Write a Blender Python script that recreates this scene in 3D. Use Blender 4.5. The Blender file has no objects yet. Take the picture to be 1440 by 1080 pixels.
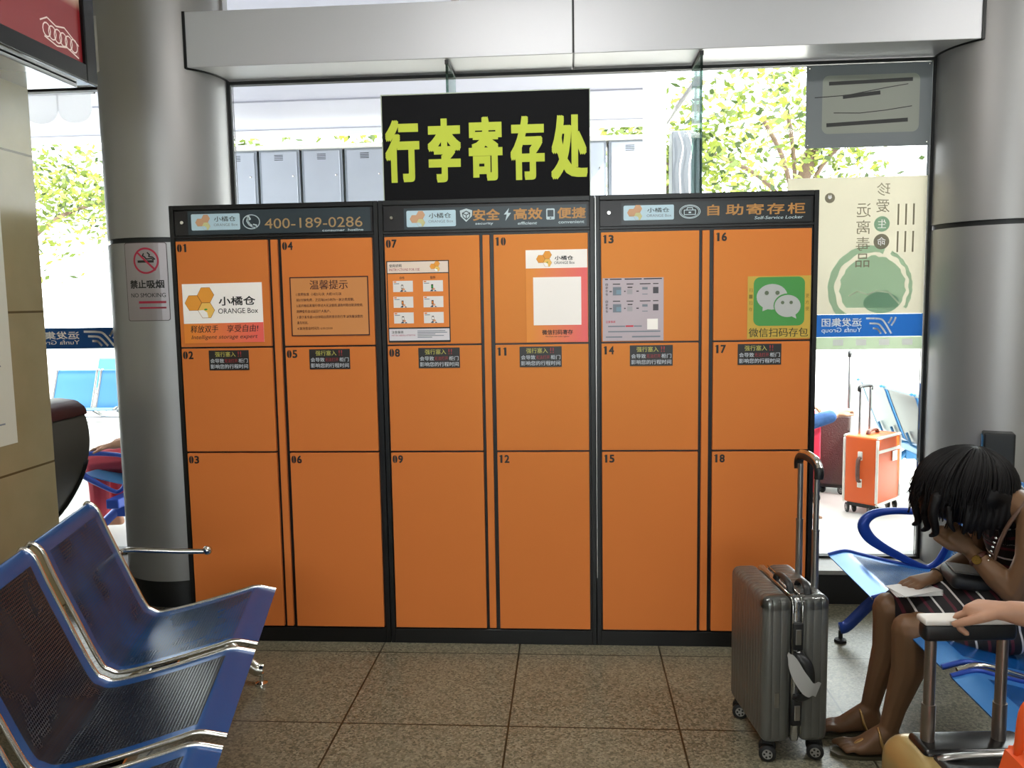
import bpy, bmesh, math, random
from mathutils import Vector, Matrix
random.seed(7)
SC = bpy.context.scene
COL = SC.collection
R = math.radians

# ------------------------------------------------------------------ camera
F_PX = 1166.62
cam_d = bpy.data.cameras.new('camera')
cam_d.sensor_fit = 'HORIZONTAL'
cam_d.sensor_width = 36.0
cam_d.lens = F_PX / 1440 * 36.0
cam_d.clip_start = 0.05
cam_d.clip_end = 300
cam = bpy.data.objects.new('camera', cam_d)
COL.objects.link(cam)
_yaw, _pitch, _roll = -0.0707, 0.102, -0.0162
_f = Vector((math.sin(_yaw) * math.cos(_pitch), math.cos(_yaw) * math.cos(_pitch), -math.sin(_pitch)))
_r = Vector((math.cos(_yaw), -math.sin(_yaw), 0))
_u = _r.cross(_f)
_r2 = math.cos(_roll) * _r + math.sin(_roll) * _u
_u2 = -math.sin(_roll) * _r + math.cos(_roll) * _u
_m = Matrix((( _r2.x, _u2.x, -_f.x), (_r2.y, _u2.y, -_f.y), (_r2.z, _u2.z, -_f.z))).to_4x4()
_m.translation = Vector((1.6952, -3.4664, 1.4938))
cam.matrix_world = _m
SC.camera = cam

# ------------------------------------------------------------------ world, sun, exposure
SC.view_settings.view_transform = 'Standard'
SC.view_settings.look = 'None'
SC.view_settings.gamma = 1.0
SC.view_settings.use_curve_mapping = False
SC.view_settings.exposure = 0.85
SKY = 5.0
SUN = 8.0
CEIL_W = 18.5
W = bpy.data.worlds.new('sky')
SC.world = W
W.use_nodes = True
_bg = W.node_tree.nodes['Background']
_bg.inputs[0].default_value = (0.93, 0.97, 1.0, 1)
_bg.inputs[1].default_value = SKY
sun_d = bpy.data.lights.new('sun', 'SUN')
sun_d.energy = SUN
sun_d.angle = R(1.0)
sun_d.color = (1, 0.96, 0.88)
sun = bpy.data.objects.new('sun', sun_d)
COL.objects.link(sun)
sun.rotation_euler = Vector((-0.60, 0.30, -0.74)).to_track_quat('-Z', 'Y').to_euler()

# ------------------------------------------------------------------ helpers
def lin(h):
    h = h.lstrip('#')
    o = []
    for i in (0, 2, 4):
        c = int(h[i:i + 2], 16) / 255
        o.append(c / 12.92 if c <= 0.04045 else ((c + 0.055) / 1.055) ** 2.4)
    return (*o, 1)

MATS = {}
def mat(name, col, rough=0.5, metal=0.0, spec=0.5, noise=None, bump=None, coat=0.0, transl=0.0):
    """noise=(scale, amount) mottles the colour; bump=(scale, strength)."""
    if name in MATS:
        return MATS[name]
    m = bpy.data.materials.new(name)
    m.use_nodes = True
    nt = m.node_tree
    b = nt.nodes['Principled BSDF']
    c = lin(col) if isinstance(col, str) else (*col, 1)
    b.inputs['Base Color'].default_value = c
    b.inputs['Roughness'].default_value = rough
    b.inputs['Metallic'].default_value = metal
    b.inputs['Specular IOR Level'].default_value = spec
    b.inputs['Coat Weight'].default_value = coat
    if noise:
        tc = nt.nodes.new('ShaderNodeTexCoord')
        n = nt.nodes.new('ShaderNodeTexNoise')
        n.inputs['Scale'].default_value = noise[0]
        n.inputs['Detail'].default_value = 5
        nt.links.new(tc.outputs['Object'], n.inputs['Vector'])
        mx = nt.nodes.new('ShaderNodeMix')
        mx.data_type = 'RGBA'
        mx.inputs[6].default_value = tuple(x * (1 - noise[1]) for x in c[:3]) + (1,)
        mx.inputs[7].default_value = tuple(min(1, x * (1 + noise[1])) for x in c[:3]) + (1,)
        nt.links.new(n.outputs['Fac'], mx.inputs[0])
        nt.links.new(mx.outputs[2], b.inputs['Base Color'])
    if bump:
        tc = nt.nodes.new('ShaderNodeTexCoord')
        n = nt.nodes.new('ShaderNodeTexNoise')
        n.inputs['Scale'].default_value = bump[0]
        nt.links.new(tc.outputs['Object'], n.inputs['Vector'])
        bp = nt.nodes.new('ShaderNodeBump')
        bp.inputs['Strength'].default_value = bump[1]
        bp.inputs['Distance'].default_value = 0.005
        nt.links.new(n.outputs['Fac'], bp.inputs['Height'])
        nt.links.new(bp.outputs['Normal'], b.inputs['Normal'])
    if transl:
        out = nt.nodes['Material Output']
        t = nt.nodes.new('ShaderNodeBsdfTranslucent')
        t.inputs[0].default_value = c
        ms = nt.nodes.new('ShaderNodeMixShader')
        ms.inputs[0].default_value = transl
        nt.links.new(b.outputs[0], ms.inputs[1])
        nt.links.new(t.outputs[0], ms.inputs[2])
        nt.links.new(ms.outputs[0], out.inputs[0])
    MATS[name] = m
    return m

def N(nt, kind, **kw):
    n = nt.nodes.new(kind)
    for k, v in kw.items():
        setattr(n, k, v)
    return n

def math_node(nt, op, a, b=None):
    n = nt.nodes.new('ShaderNodeMath')
    n.operation = op
    for i, v in enumerate((a, b)):
        if v is None:
            continue
        if isinstance(v, (int, float)):
            n.inputs[i].default_value = v
        else:
            nt.links.new(v, n.inputs[i])
    return n.outputs[0]

WM = {}       # world matrices of roots
def inv_of(parent):
    while parent is not None and parent.parent is not None:
        parent = parent.parent
    return WM[parent.name].inverted() if parent is not None and parent.name in WM else Matrix()

def thing(name, label, cat, loc=(0, 0, 0), rot=0.0, group=None, kind=None):
    o = bpy.data.objects.new(name, None)
    o.empty_display_size = 0.1
    COL.objects.link(o)
    o.location = loc
    o.rotation_euler = (0, 0, rot)
    WM[o.name] = Matrix.Translation(loc) @ Matrix.Rotation(rot, 4, 'Z')
    o['label'] = label
    o['category'] = cat
    if group:
        o['group'] = group
    if kind:
        o['kind'] = kind
    return o

def tag(o, label, cat, group=None, kind=None):
    o['label'] = label
    o['category'] = cat
    if group:
        o['group'] = group
    if kind:
        o['kind'] = kind
    return o

def build(name, bm, mats, parent=None, smooth=False, world=False, kind=None, angle=None):
    me = bpy.data.meshes.new(name)
    if world and parent is not None:
        bm.transform(inv_of(parent))
    bm.normal_update()
    bm.to_mesh(me)
    bm.free()
    if not isinstance(mats, (list, tuple)):
        mats = [mats]
    for m in mats:
        me.materials.append(m)
    if smooth:
        me.polygons.foreach_set('use_smooth', [True] * len(me.polygons))
        if angle:
            me.set_sharp_from_angle(angle=R(angle))
    o = bpy.data.objects.new(name, me)
    COL.objects.link(o)
    o.parent = parent
    if kind:
        o['kind'] = kind
    return o

def dup(root, loc, rot, label=None, group=None):
    r = root.copy()
    COL.objects.link(r)
    r.location = loc
    r.rotation_euler = (0, 0, rot)
    if label:
        r['label'] = label
    if group:
        r['group'] = group
    for ch in list(root.children):
        c = ch.copy()
        COL.objects.link(c)
        c.parent = r
        for g in ch.children:
            d = g.copy()
            COL.objects.link(d)
            d.parent = c
    return r

def BM():
    return bmesh.new()

def box(bm, x0, x1, y0, y1, z0, z1, mi=0, bev=0.0, seg=2, M=None):
    b2 = bmesh.new()
    bmesh.ops.create_cube(b2, size=1)
    for v in b2.verts:
        v.co = Vector(((x0 + x1) / 2 + v.co.x * (x1 - x0), (y0 + y1) / 2 + v.co.y * (y1 - y0), (z0 + z1) / 2 + v.co.z * (z1 - z0)))
    if bev > 0:
        bmesh.ops.bevel(b2, geom=list(b2.edges), offset=bev, segments=seg, affect='EDGES', profile=0.5)
    join(bm, b2, mi, M)
    return bm

def join(bm, b2, mi=0, M=None):
    vm = {}
    for v in b2.verts:
        vm[v] = bm.verts.new(M @ v.co if M is not None else v.co)
    for f in b2.faces:
        try:
            nf = bm.faces.new([vm[v] for v in f.verts])
            nf.material_index = mi
        except ValueError:
            pass
    b2.free()

def spline(pts, n=6):
    """Catmull-Rom through points."""
    P = [Vector(p) for p in pts]
    out = []
    for i in range(len(P) - 1):
        p0 = P[i - 1] if i > 0 else P[i] * 2 - P[i + 1]
        p1, p2 = P[i], P[i + 1]
        p3 = P[i + 2] if i + 2 < len(P) else P[i + 1] * 2 - P[i]
        for k in range(n):
            t = k / n
            out.append(0.5 * ((2 * p1) + (p2 - p0) * t + (2 * p0 - 5 * p1 + 4 * p2 - p3) * t * t + (3 * p1 - p0 - 3 * p2 + p3) * t ** 3))
    out.append(P[-1])
    return out

def tube(bm, pts, rad, seg=10, mi=0, closed=False, sx=1.0, up=None):
    """round tube along points; rad number or list; sx widens along the 'up' side axis."""
    P = [Vector(p) for p in pts]
    n = len(P)
    rads = rad if isinstance(rad, (list, tuple)) else [rad] * n
    rings = []
    prev = None
    for i in range(n):
        if closed:
            t = P[(i + 1) % n] - P[i - 1]
        else:
            t = P[min(i + 1, n - 1)] - P[max(i - 1, 0)]
        if t.length < 1e-9:
            t = Vector((0, 0, 1))
        t.normalize()
        ref = Vector(up) if up is not None else (prev if prev is not None else (Vector((0, 0, 1)) if abs(t.z) < 0.9 else Vector((1, 0, 0))))
        a = ref - t * ref.dot(t)
        if a.length < 1e-6:
            a = t.orthogonal()
        a.normalize()
        prev = a
        b = t.cross(a)
        rings.append([bm.verts.new(P[i] + (a * math.cos(2 * math.pi * k / seg) * sx + b * math.sin(2 * math.pi * k / seg)) * rads[i]) for k in range(seg)])
    m = n if closed else n - 1
    for i in range(m):
        r0, r1 = rings[i], rings[(i + 1) % n]
        for k in range(seg):
            f = bm.faces.new((r0[k], r0[(k + 1) % seg], r1[(k + 1) % seg], r1[k]))
            f.material_index = mi
    if not closed:
        for r_, flip in ((rings[0], True), (rings[-1], False)):
            f = bm.faces.new(list(reversed(r_)) if flip else r_)
            f.material_index = mi
    return bm

def cyl(bm, p0, p1, r0, r1=None, seg=20, mi=0):
    return tube(bm, [p0, p1], [r0, r1 if r1 is not None else r0], seg, mi)

def lathe(bm, prof, c=(0, 0), seg=48, mi=0, a0=0.0, a1=2 * math.pi):
    full = abs(a1 - a0 - 2 * math.pi) < 1e-6
    n = seg if full else seg + 1
    rings = []
    for (r, z) in prof:
        rings.append([bm.verts.new((c[0] + r * math.cos(a0 + (a1 - a0) * k / seg), c[1] + r * math.sin(a0 + (a1 - a0) * k / seg), z)) for k in range(n)])
    for i in range(len(prof) - 1):
        for k in range(seg):
            k2 = (k + 1) % n
            f = bm.faces.new((rings[i][k], rings[i][k2], rings[i + 1][k2], rings[i + 1][k]))
            f.material_index = mi
    return bm

def prism(bm, poly, y0, y1, mi=0):
    """poly in XZ extruded along Y."""
    a = [bm.verts.new((x, y0, z)) for x, z in poly]
    b = [bm.verts.new((x, y1, z)) for x, z in poly]
    bm.faces.new(a).material_index = mi
    bm.faces.new(list(reversed(b))).material_index = mi
    n = len(poly)
    for i in range(n):
        bm.faces.new((a[i], b[i], b[(i + 1) % n], a[(i + 1) % n])).material_index = mi
    return bm

# ---- lettering -------------------------------------------------------------
_TXT = {}
def text_geo(s, bold=0.0, res=3, shear=0.0):
    k = (s, bold, res, shear)
    if k in _TXT:
        return _TXT[k]
    c = bpy.data.curves.new('tmp', 'FONT')
    c.body = s
    c.resolution_u = res
    c.offset = bold
    c.shear = shear
    o = bpy.data.objects.new('tmp', c)
    COL.objects.link(o)
    dg = bpy.context.evaluated_depsgraph_get()
    me = bpy.data.meshes.new_from_object(o.evaluated_get(dg))
    vs = [(v.co.x, v.co.y) for v in me.vertices]
    fs = [tuple(p.vertices) for p in me.polygons]
    bpy.data.objects.remove(o)
    bpy.data.curves.remove(c)
    bpy.data.meshes.remove(me)
    xs = [v[0] for v in vs] or [0, 1]
    ys = [v[1] for v in vs] or [0, 1]
    x0, x1, y0, y1 = min(xs), max(xs), min(ys), max(ys)
    w, h = max(x1 - x0, 1e-6), max(y1 - y0, 1e-6)
    _TXT[k] = ([((x - x0) / w, (y - y0) / h) for x, y in vs], fs, w / h)
    return _TXT[k]

class Decal:
    """flat printed sheet: local x right, y up; layers step out towards the reader."""
    STEP = 0.0004
    def __init__(self):
        self.bm = bmesh.new()
        self.mats = []
    def mi(self, m):
        if m not in self.mats:
            self.mats.append(m)
        return self.mats.index(m)
    def poly(self, pts, m, layer=0):
        vs = [self.bm.verts.new((x, y, layer * self.STEP)) for x, y in pts]
        f = self.bm.faces.new(vs)
        f.material_index = self.mi(m)
    def rect(self, x0, y0, x1, y1, m, layer=0):
        self.poly([(x0, y0), (x1, y0), (x1, y1), (x0, y1)], m, layer)
    def slab(self, x0, y0, x1, y1, m, t=0.0012):
        b2 = bmesh.new()
        box(b2, x0, x1, y0, y1, -t, 0)
        join(self.bm, b2, self.mi(m))
    def rrect(self, x0, y0, x1, y1, r, m, layer=0):
        pts = []
        for cx, cy, a in ((x1 - r, y1 - r, 0), (x0 + r, y1 - r, 90), (x0 + r, y0 + r, 180), (x1 - r, y0 + r, 270)):
            for k in range(6):
                t = R(a + 90 * k / 5)
                pts.append((cx + r * math.cos(t), cy + r * math.sin(t)))
        self.poly(pts, m, layer)
    def ell(self, cx, cy, rx, ry, m, layer=0, n=28):
        self.poly([(cx + rx * math.cos(2 * math.pi * k / n), cy + ry * math.sin(2 * math.pi * k / n)) for k in range(n)], m, layer)
    def ring(self, cx, cy, rx, ry, w, m, layer=0, n=32):
        mi = self.mi(m)
        a = [self.bm.verts.new((cx + rx * math.cos(2 * math.pi * k / n), cy + ry * math.sin(2 * math.pi * k / n), layer * self.STEP)) for k in range(n)]
        b = [self.bm.verts.new((cx + (rx - w) * math.cos(2 * math.pi * k / n), cy + (ry - w) * math.sin(2 * math.pi * k / n), layer * self.STEP)) for k in range(n)]
        for k in range(n):
            k2 = (k + 1) % n
            self.bm.faces.new((a[k], a[k2], b[k2], b[k])).material_index = mi
    def line(self, pts, w, m, layer=0):
        for (xa, ya), (xb, yb) in zip(pts[:-1], pts[1:]):
            dx, dy = xb - xa, yb - ya
            L = math.hypot(dx, dy) or 1
            nx, ny = -dy / L * w / 2, dx / L * w / 2
            ex, ey = dx / L * w * 0.2, dy / L * w * 0.2
            self.poly([(xa + nx - ex, ya + ny - ey), (xa - nx - ex, ya - ny - ey), (xb - nx + ex, yb - ny + ey), (xb + nx + ex, yb + ny + ey)][::-1], m, layer)
    def frame(self, x0, y0, x1, y1, w, m, layer=0):
        self.rect(x0, y0, x1, y0 + w, m, layer)
        self.rect(x0, y1 - w, x1, y1, m, layer)
        self.rect(x0, y0 + w, x0 + w, y1 - w, m, layer)
        self.rect(x1 - w, y0 + w, x1, y1 - w, m, layer)
    def text(self, s, x0, y0, x1, y1, m, layer=1, bold=0.0, res=3, shear=0.0, fit=True, mirror=False):
        vs, fs, asp = text_geo(s, 0.0, res, shear)
        if x1 is None:
            x1 = x0 + (y1 - y0) * asp
        mi = self.mi(m)
        h = y1 - y0
        b = bold * h
        if bold >= 0.02:
            sh = [(i * b, j * b) for i in (-1, 0, 1) for j in (-1, 0, 1)]
        elif bold > 0.002:
            sh = [(-b, 0), (b, 0)]
        else:
            sh, b = [(0, 0)], 0.0
        X0, X1, Y0, Y1 = x0 + b, x1 - b, y0 + b, y1 - b
        for i, (sx_, sy_) in enumerate(sh):
            z = (layer + 0.04 * i) * self.STEP
            bv = []
            for (u, v) in vs:
                uu = 1 - u if mirror else u
                bv.append(self.bm.verts.new((X0 + uu * (X1 - X0) + sx_, Y0 + v * (Y1 - Y0) + sy_, z)))
            for f in fs:
                try:
                    q = [bv[i] for i in f]
                    self.bm.faces.new(q[::-1] if mirror else q).material_index = mi
                except ValueError:
                    pass
    def skew(self, k):
        for v in self.bm.verts:
            v.co.y += k * v.co.x
    def build(self, name, parent, origin, right=(1, 0, 0), up=(0, 0, 1), world=True):
        r_, u_ = Vector(right).normalized(), Vector(up).normalized()
        n_ = r_.cross(u_)
        M = Matrix(((r_.x, u_.x, n_.x, origin[0]), (r_.y, u_.y, n_.y, origin[1]), (r_.z, u_.z, n_.z, origin[2]), (0, 0, 0, 1)))
        self.bm.transform(M)
        return build(name, self.bm, self.mats, parent, world=world)
    def build_wrapped(self, name, parent, c, rad, ang0, z0, world=True):
        """wrap on a cylinder: x is arc length from ang0 (radians), y is height."""
        bmesh.ops.subdivide_edges(self.bm, edges=[e for e in self.bm.edges if abs(e.verts[0].co.x - e.verts[1].co.x) > 0.03], cuts=7)
        bmesh.ops.triangulate(self.bm, faces=list(self.bm.faces))
        for v in self.bm.verts:
            a = ang0 + v.co.x / rad
            rr = rad + v.co.z
            v.co = Vector((c[0] + rr * math.cos(a), c[1] + rr * math.sin(a), z0 + v.co.y))
        return build(name, self.bm, self.mats, parent, world=world)

# ---- bodies ----------------------------------------------------------------
def hull(bm, spheres, sub=3):
    b2 = bmesh.new()
    for c, r_ in spheres:
        if isinstance(r_, (int, float)):
            r_ = (r_, r_, r_)
        bmesh.ops.create_icosphere(b2, subdivisions=sub, radius=1, matrix=Matrix.Translation(c) @ Matrix.Diagonal((*r_, 1)))
    res = bmesh.ops.convex_hull(b2, input=list(b2.verts))
    kill = [g for g in res['geom_interior'] if isinstance(g, bmesh.types.BMVert)]
    bmesh.ops.delete(b2, geom=list(set(kill)), context='VERTS')
    lone = [v for v in b2.verts if not v.link_faces]
    bmesh.ops.delete(b2, geom=lone, context='VERTS')
    join(bm, b2)

def chain(bm, pts, sub=2):
    for a, b in zip(pts[:-1], pts[1:]):
        hull(bm, [a, b], sub)

def remeshed(name, bm, voxel, mats, parent, smooth=4, extra=None, world=True):
    """union of overlapping closed shells as one continuous skin"""
    me = bpy.data.meshes.new('tmp')
    bm.to_mesh(me)
    bm.free()
    o = bpy.data.objects.new('tmp', me)
    COL.objects.link(o)
    md = o.modifiers.new('r', 'REMESH')
    md.mode = 'VOXEL'
    md.voxel_size = voxel
    if smooth:
        s = o.modifiers.new('s', 'SMOOTH')
        s.factor = 0.5
        s.iterations = smooth
    dg = bpy.context.evaluated_depsgraph_get()
    me2 = bpy.data.meshes.new_from_object(o.evaluated_get(dg))
    bpy.data.objects.remove(o)
    bpy.data.meshes.remove(me)
    b = bmesh.new()
    b.from_mesh(me2)
    bpy.data.meshes.remove(me2)
    if extra:
        extra(b)
    return build(name, b, mats, parent, smooth=True, world=world)

def hand(bm, wrist, fwd, nrm, side, size=1.0, curl=(0.3, 0.3, 0.3, 0.3), thumb_out=0.7, spread=0.12):
    """wrist point, finger direction, back-of-hand normal, side=+1/-1 where the thumb leaves."""
    w = Vector(wrist)
    f = Vector(fwd).normalized()
    n = Vector(nrm)
    n = (n - f * n.dot(f)).normalized()
    s = f.cross(n) * side
    S = size
    hull(bm, [(w, 0.021 * S), (w + f * 0.075 * S + s * 0.027 * S, 0.0115 * S), (w + f * 0.072 * S - s * 0.029 * S, 0.0105 * S), (w + f * 0.02 * S + s * 0.02 * S, 0.015 * S), (w + f * 0.02 * S - s * 0.018 * S, 0.014 * S)])
    lens = (0.070, 0.078, 0.072, 0.056)
    for i in range(4):
        off = (0.029 - 0.0195 * i) * S
        base = w + f * (0.078 - 0.004 * abs(i - 1)) * S + s * off
        d = (f + s * (spread * (1.5 - i) * 0.6)).normalized()
        p = base
        a = 0.0
        pts = [(base - f * 0.015 * S, 0.0098 * S)]
        for j, (fr, cu) in enumerate(((0.45, 0.7), (0.30, 1.0), (0.25, 0.8))):
            a += curl[i] * cu
            dd = d * math.cos(a) - n * math.sin(a)
            p = p + dd * lens[i] * fr * S
            pts.append((p.copy(), (0.0092 - 0.0008 * j) * S))
        chain(bm, pts)
    tb = w + f * 0.022 * S + s * 0.022 * S
    d1 = (f * 0.65 + s * thumb_out - n * 0.25).normalized()
    d2 = (f * 0.95 + s * thumb_out * 0.35 - n * 0.35).normalized()
    chain(bm, [(tb, 0.0135 * S), (tb + d1 * 0.036 * S, 0.0112 * S), (tb + d1 * 0.036 * S + d2 * 0.028 * S, 0.0102 * S), (tb + d1 * 0.036 * S + d2 * 0.052 * S, 0.0082 * S)])

def V3(*a):
    return Vector(a)

# ------------------------------------------------------------------ materials
def floor_mat():
    m = mat('terrazzo', '#86806f', 0.32, spec=0.4)
    nt = m.node_tree
    b = nt.nodes['Principled BSDF']
    g = N(nt, 'ShaderNodeNewGeometry')
    sep = N(nt, 'ShaderNodeSeparateXYZ')
    nt.links.new(g.outputs['Position'], sep.inputs[0])
    def line(out, off, pitch):
        a = math_node(nt, 'SUBTRACT', out, off)
        a = math_node(nt, 'DIVIDE', a, pitch)
        a = math_node(nt, 'ADD', a, 100.0)
        a = math_node(nt, 'FRACT', a)
        a = math_node(nt, 'SUBTRACT', a, 0.5)
        a = math_node(nt, 'ABSOLUTE', a)
        return math_node(nt, 'GREATER_THAN', a, 0.4942)
    lx = line(sep.outputs[0], 0.8718, 0.595)
    ly = line(sep.outputs[1], -0.0996, 0.597)
    gr = math_node(nt, 'MAXIMUM', lx, ly)
    v = N(nt, 'ShaderNodeTexVoronoi')
    v.inputs['Scale'].default_value = 150
    nt.links.new(g.outputs['Position'], v.inputs['Vector'])
    rmp = N(nt, 'ShaderNodeValToRGB')
    rmp.color_ramp.elements[0].color = lin('#535042')
    rmp.color_ramp.elements[1].color = lin('#95907a')
    e = rmp.color_ramp.elements.new(0.3)
    e.color = lin('#6f6b57')
    e = rmp.color_ramp.elements.new(0.62)
    e.color = lin('#7d7866')
    sepc = N(nt, 'ShaderNodeSeparateColor')
    nt.links.new(v.outputs['Color'], sepc.inputs[0])
    nt.links.new(sepc.outputs[0], rmp.inputs[0])
    n2 = N(nt, 'ShaderNodeTexNoise')
    n2.inputs['Scale'].default_value = 2.2
    nt.links.new(g.outputs['Position'], n2.inputs['Vector'])
    mx = N(nt, 'ShaderNodeMix', data_type='RGBA', blend_type='MULTIPLY')
    mx.inputs[0].default_value = 0.25
    nt.links.new(rmp.outputs[0], mx.inputs[6])
    nt.links.new(n2.outputs['Fac'], mx.inputs[7])
    mg = N(nt, 'ShaderNodeMix', data_type='RGBA')
    nt.links.new(gr, mg.inputs[0])
    nt.links.new(mx.outputs[2], mg.inputs[6])
    mg.inputs[7].default_value = lin('#2b2619')
    nt.links.new(mg.outputs[2], b.inputs['Base Color'])
    return m

def stone_mat():
    m = mat('beige_stone', '#968a6a', 0.22, spec=0.5)
    nt = m.node_tree
    b = nt.nodes['Principled BSDF']
    g = N(nt, 'ShaderNodeNewGeometry')
    sep = N(nt, 'ShaderNodeSeparateXYZ')
    nt.links.new(g.outputs['Position'], sep.inputs[0])
    a = math_node(nt, 'SUBTRACT', sep.outputs[2], 0.885)
    a = math_node(nt, 'DIVIDE', a, 0.59)
    a = math_node(nt, 'ADD', a, 20.0)
    a = math_node(nt, 'FRACT', a)
    a = math_node(nt, 'SUBTRACT', a, 0.5)
    a = math_node(nt, 'ABSOLUTE', a)
    a = math_node(nt, 'GREATER_THAN', a, 0.493)
    n2 = N(nt, 'ShaderNodeTexNoise')
    n2.inputs['Scale'].default_value = 6
    n2.inputs['Detail'].default_value = 6
    nt.links.new(g.outputs['Position'], n2.inputs['Vector'])
    r = N(nt, 'ShaderNodeValToRGB')
    r.color_ramp.elements[0].color = lin('#847b5a')
    r.color_ramp.elements[1].color = lin('#9a9172')
    nt.links.new(n2.outputs['Fac'], r.inputs[0])
    mg = N(nt, 'ShaderNodeMix', data_type='RGBA')
    nt.links.new(a, mg.inputs[0])
    nt.links.new(r.outputs[0], mg.inputs[6])
    mg.inputs[7].default_value = lin('#54492f')
    nt.links.new(mg.outputs[2], b.inputs['Base Color'])
    return m

def glass_mat(name, tint, refl):
    m = bpy.data.materials.new(name)
    m.use_nodes = True
    nt = m.node_tree
    nt.nodes.clear()
    out = N(nt, 'ShaderNodeOutputMaterial')
    t = N(nt, 'ShaderNodeBsdfTransparent')
    t.inputs[0].default_value = (*tint, 1)
    g = N(nt, 'ShaderNodeBsdfGlossy')
    g.inputs['Roughness'].default_value = 0.02
    lw = N(nt, 'ShaderNodeFresnel')
    lw.inputs[0].default_value = refl
    ms = N(nt, 'ShaderNodeMixShader')
    nt.links.new(lw.outputs[0], ms.inputs[0])
    nt.links.new(t.outputs[0], ms.inputs[1])
    nt.links.new(g.outputs[0], ms.inputs[2])
    nt.links.new(ms.outputs[0], out.inputs[0])
    return m

def perforated(name, col, hole, dirt, size=0.13):
    """steel sheet with rows of small round holes laid out on its UV (metres)"""
    m = mat(name, col, 0.30, 0.10, spec=0.25)
    nt = m.node_tree
    b = nt.nodes['Principled BSDF']
    uv = N(nt, 'ShaderNodeUVMap')
    sep = N(nt, 'ShaderNodeSeparateXYZ')
    nt.links.new(uv.outputs[0], sep.inputs[0])
    def cell(o):
        a = math_node(nt, 'DIVIDE', o, 0.0095)
        a = math_node(nt, 'ADD', a, 500.0)
        a = math_node(nt, 'FRACT', a)
        a = math_node(nt, 'SUBTRACT', a, 0.5)
        return math_node(nt, 'POWER', math_node(nt, 'ABSOLUTE', a), 2.0)
    d = math_node(nt, 'ADD', cell(sep.outputs[0]), cell(sep.outputs[1]))
    h = math_node(nt, 'LESS_THAN', d, size)
    n = N(nt, 'ShaderNodeTexNoise')
    n.inputs['Scale'].default_value = 7
    n.inputs['Detail'].default_value = 4
    tc = N(nt, 'ShaderNodeTexCoord')
    nt.links.new(tc.outputs['Object'], n.inputs['Vector'])
    r = N(nt, 'ShaderNodeValToRGB')
    r.color_ramp.elements[0].position = 0.35
    r.color_ramp.elements[1].position = 0.65
    r.color_ramp.elements[0].color = lin(col)
    r.color_ramp.elements[1].color = lin(dirt)
    nt.links.new(n.outputs['Fac'], r.inputs[0])
    mx = N(nt, 'ShaderNodeMix', data_type='RGBA')
    nt.links.new(h, mx.inputs[0])
    nt.links.new(r.outputs[0], mx.inputs[6])
    mx.inputs[7].default_value = lin(hole)
    nt.links.new(mx.outputs[2], b.inputs['Base Color'])
    rr = math_node(nt, 'MULTIPLY', h, 0.5)
    rr = math_node(nt, 'ADD', rr, 0.26)
    nt.links.new(rr, b.inputs['Roughness'])
    return m

M_FLOOR = floor_mat()
M_STONE = stone_mat()
M_GLASS = glass_mat('clear_glass', (0.97, 0.99, 0.98), 1.25)
M_FIN = glass_mat('green_glass_edge', (0.5, 0.66, 0.6), 1.3)
M_CLAD = mat('brushed_aluminium', '#a3a1a0', 0.46, 0.65, noise=(3, 0.04))
M_BEAM = mat('painted_aluminium', '#cfcfd3', 0.42, 0.30, noise=(2, 0.03))
M_GASKET = mat('black_gasket', '#0d0e0f', 0.5)
M_PLINTH = mat('dark_plinth', '#17181a', 0.35)
M_LEDGE = mat('ledge_stone', '#8d8c86', 0.4, noise=(30, 0.2))
M_WALL = mat('wall_paint', '#b9b3a6', 0.7)
M_CEIL = mat('ceiling_paint', '#d2d0ca', 0.8)
M_OUTG = mat('outdoor_concrete', '#c9c6be', 0.7, noise=(1.5, 0.06))
M_BLK = mat('locker_black', '#0e0e0f', 0.35, 0.2)
M_BLK2 = mat('locker_black_panel', '#1d1a1b', 0.33, 0.3)
M_ORG = mat('locker_orange', (0.66, 0.185, 0.046), 0.35, 0.0, spec=0.5, noise=(1.2, 0.05), bump=(160, 0.03))
M_ORG.node_tree.nodes['Principled BSDF'].inputs['Specular Tint'].default_value = (1.0, 0.82, 0.22, 1)
M_INK = mat('black_ink', '#120f0d', 0.5)
M_CHROME = mat('chrome', '#d6d3cc', 0.14, 1.0)
M_STEEL = mat('satin_steel', '#a5a3a0', 0.3, 0.95)
M_WHITE = mat('white_print', '#fdf7f1', 0.5)
M_PANEL = mat('header_teal', '#26333a', 0.35)
M_PANEL3 = mat('header_black_teal', '#0d1518', 0.3)
M_PLATE = mat('logo_plate', '#b7d2de', 0.4)
M_GOLD = mat('gold_lettering', '#a8895c', 0.4)
M_GOLD2 = mat('amber_lettering', '#b5803c', 0.4)
M_PALE = mat('pale_lettering', '#bccdd2', 0.45)
M_HEXO = mat('hex_orange', '#ec9d33', 0.5)
M_HEXY = mat('hex_yellow', '#f3c25e', 0.5)
M_HEXG = mat('hex_leaf_green', '#2f9a3a', 0.5)
M_HEXO2 = mat('hex_orange_faded', '#c99c78', 0.5)
M_HEXY2 = mat('hex_yellow_faded', '#c9c78f', 0.5)
M_HEXL = mat('hex_outline', '#a5601e', 0.5)
M_RED = mat('print_red', '#d0263a', 0.5)
M_BROWN = mat('print_brown', '#3e0f06', 0.5)
M_PEACH = mat('notice_peach', '#cd8646', 0.45)
M_GREEN = mat('icon_green', '#3f8f3d', 0.4)
M_YELLOW = mat('icon_yellow', '#c6a53a', 0.45)
M_LILAC = mat('pale_lilac_paper', '#b9abb2', 0.4)
M_GREY = mat('grey_print', '#77808a', 0.5)
M_LIME = mat('sign_lime', '#b9c634', 0.6)
M_SIGN = mat('sign_black', '#141416', 0.7, spec=0.1)
M_BLUEP = mat('print_navy', '#23435c', 0.5)
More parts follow.
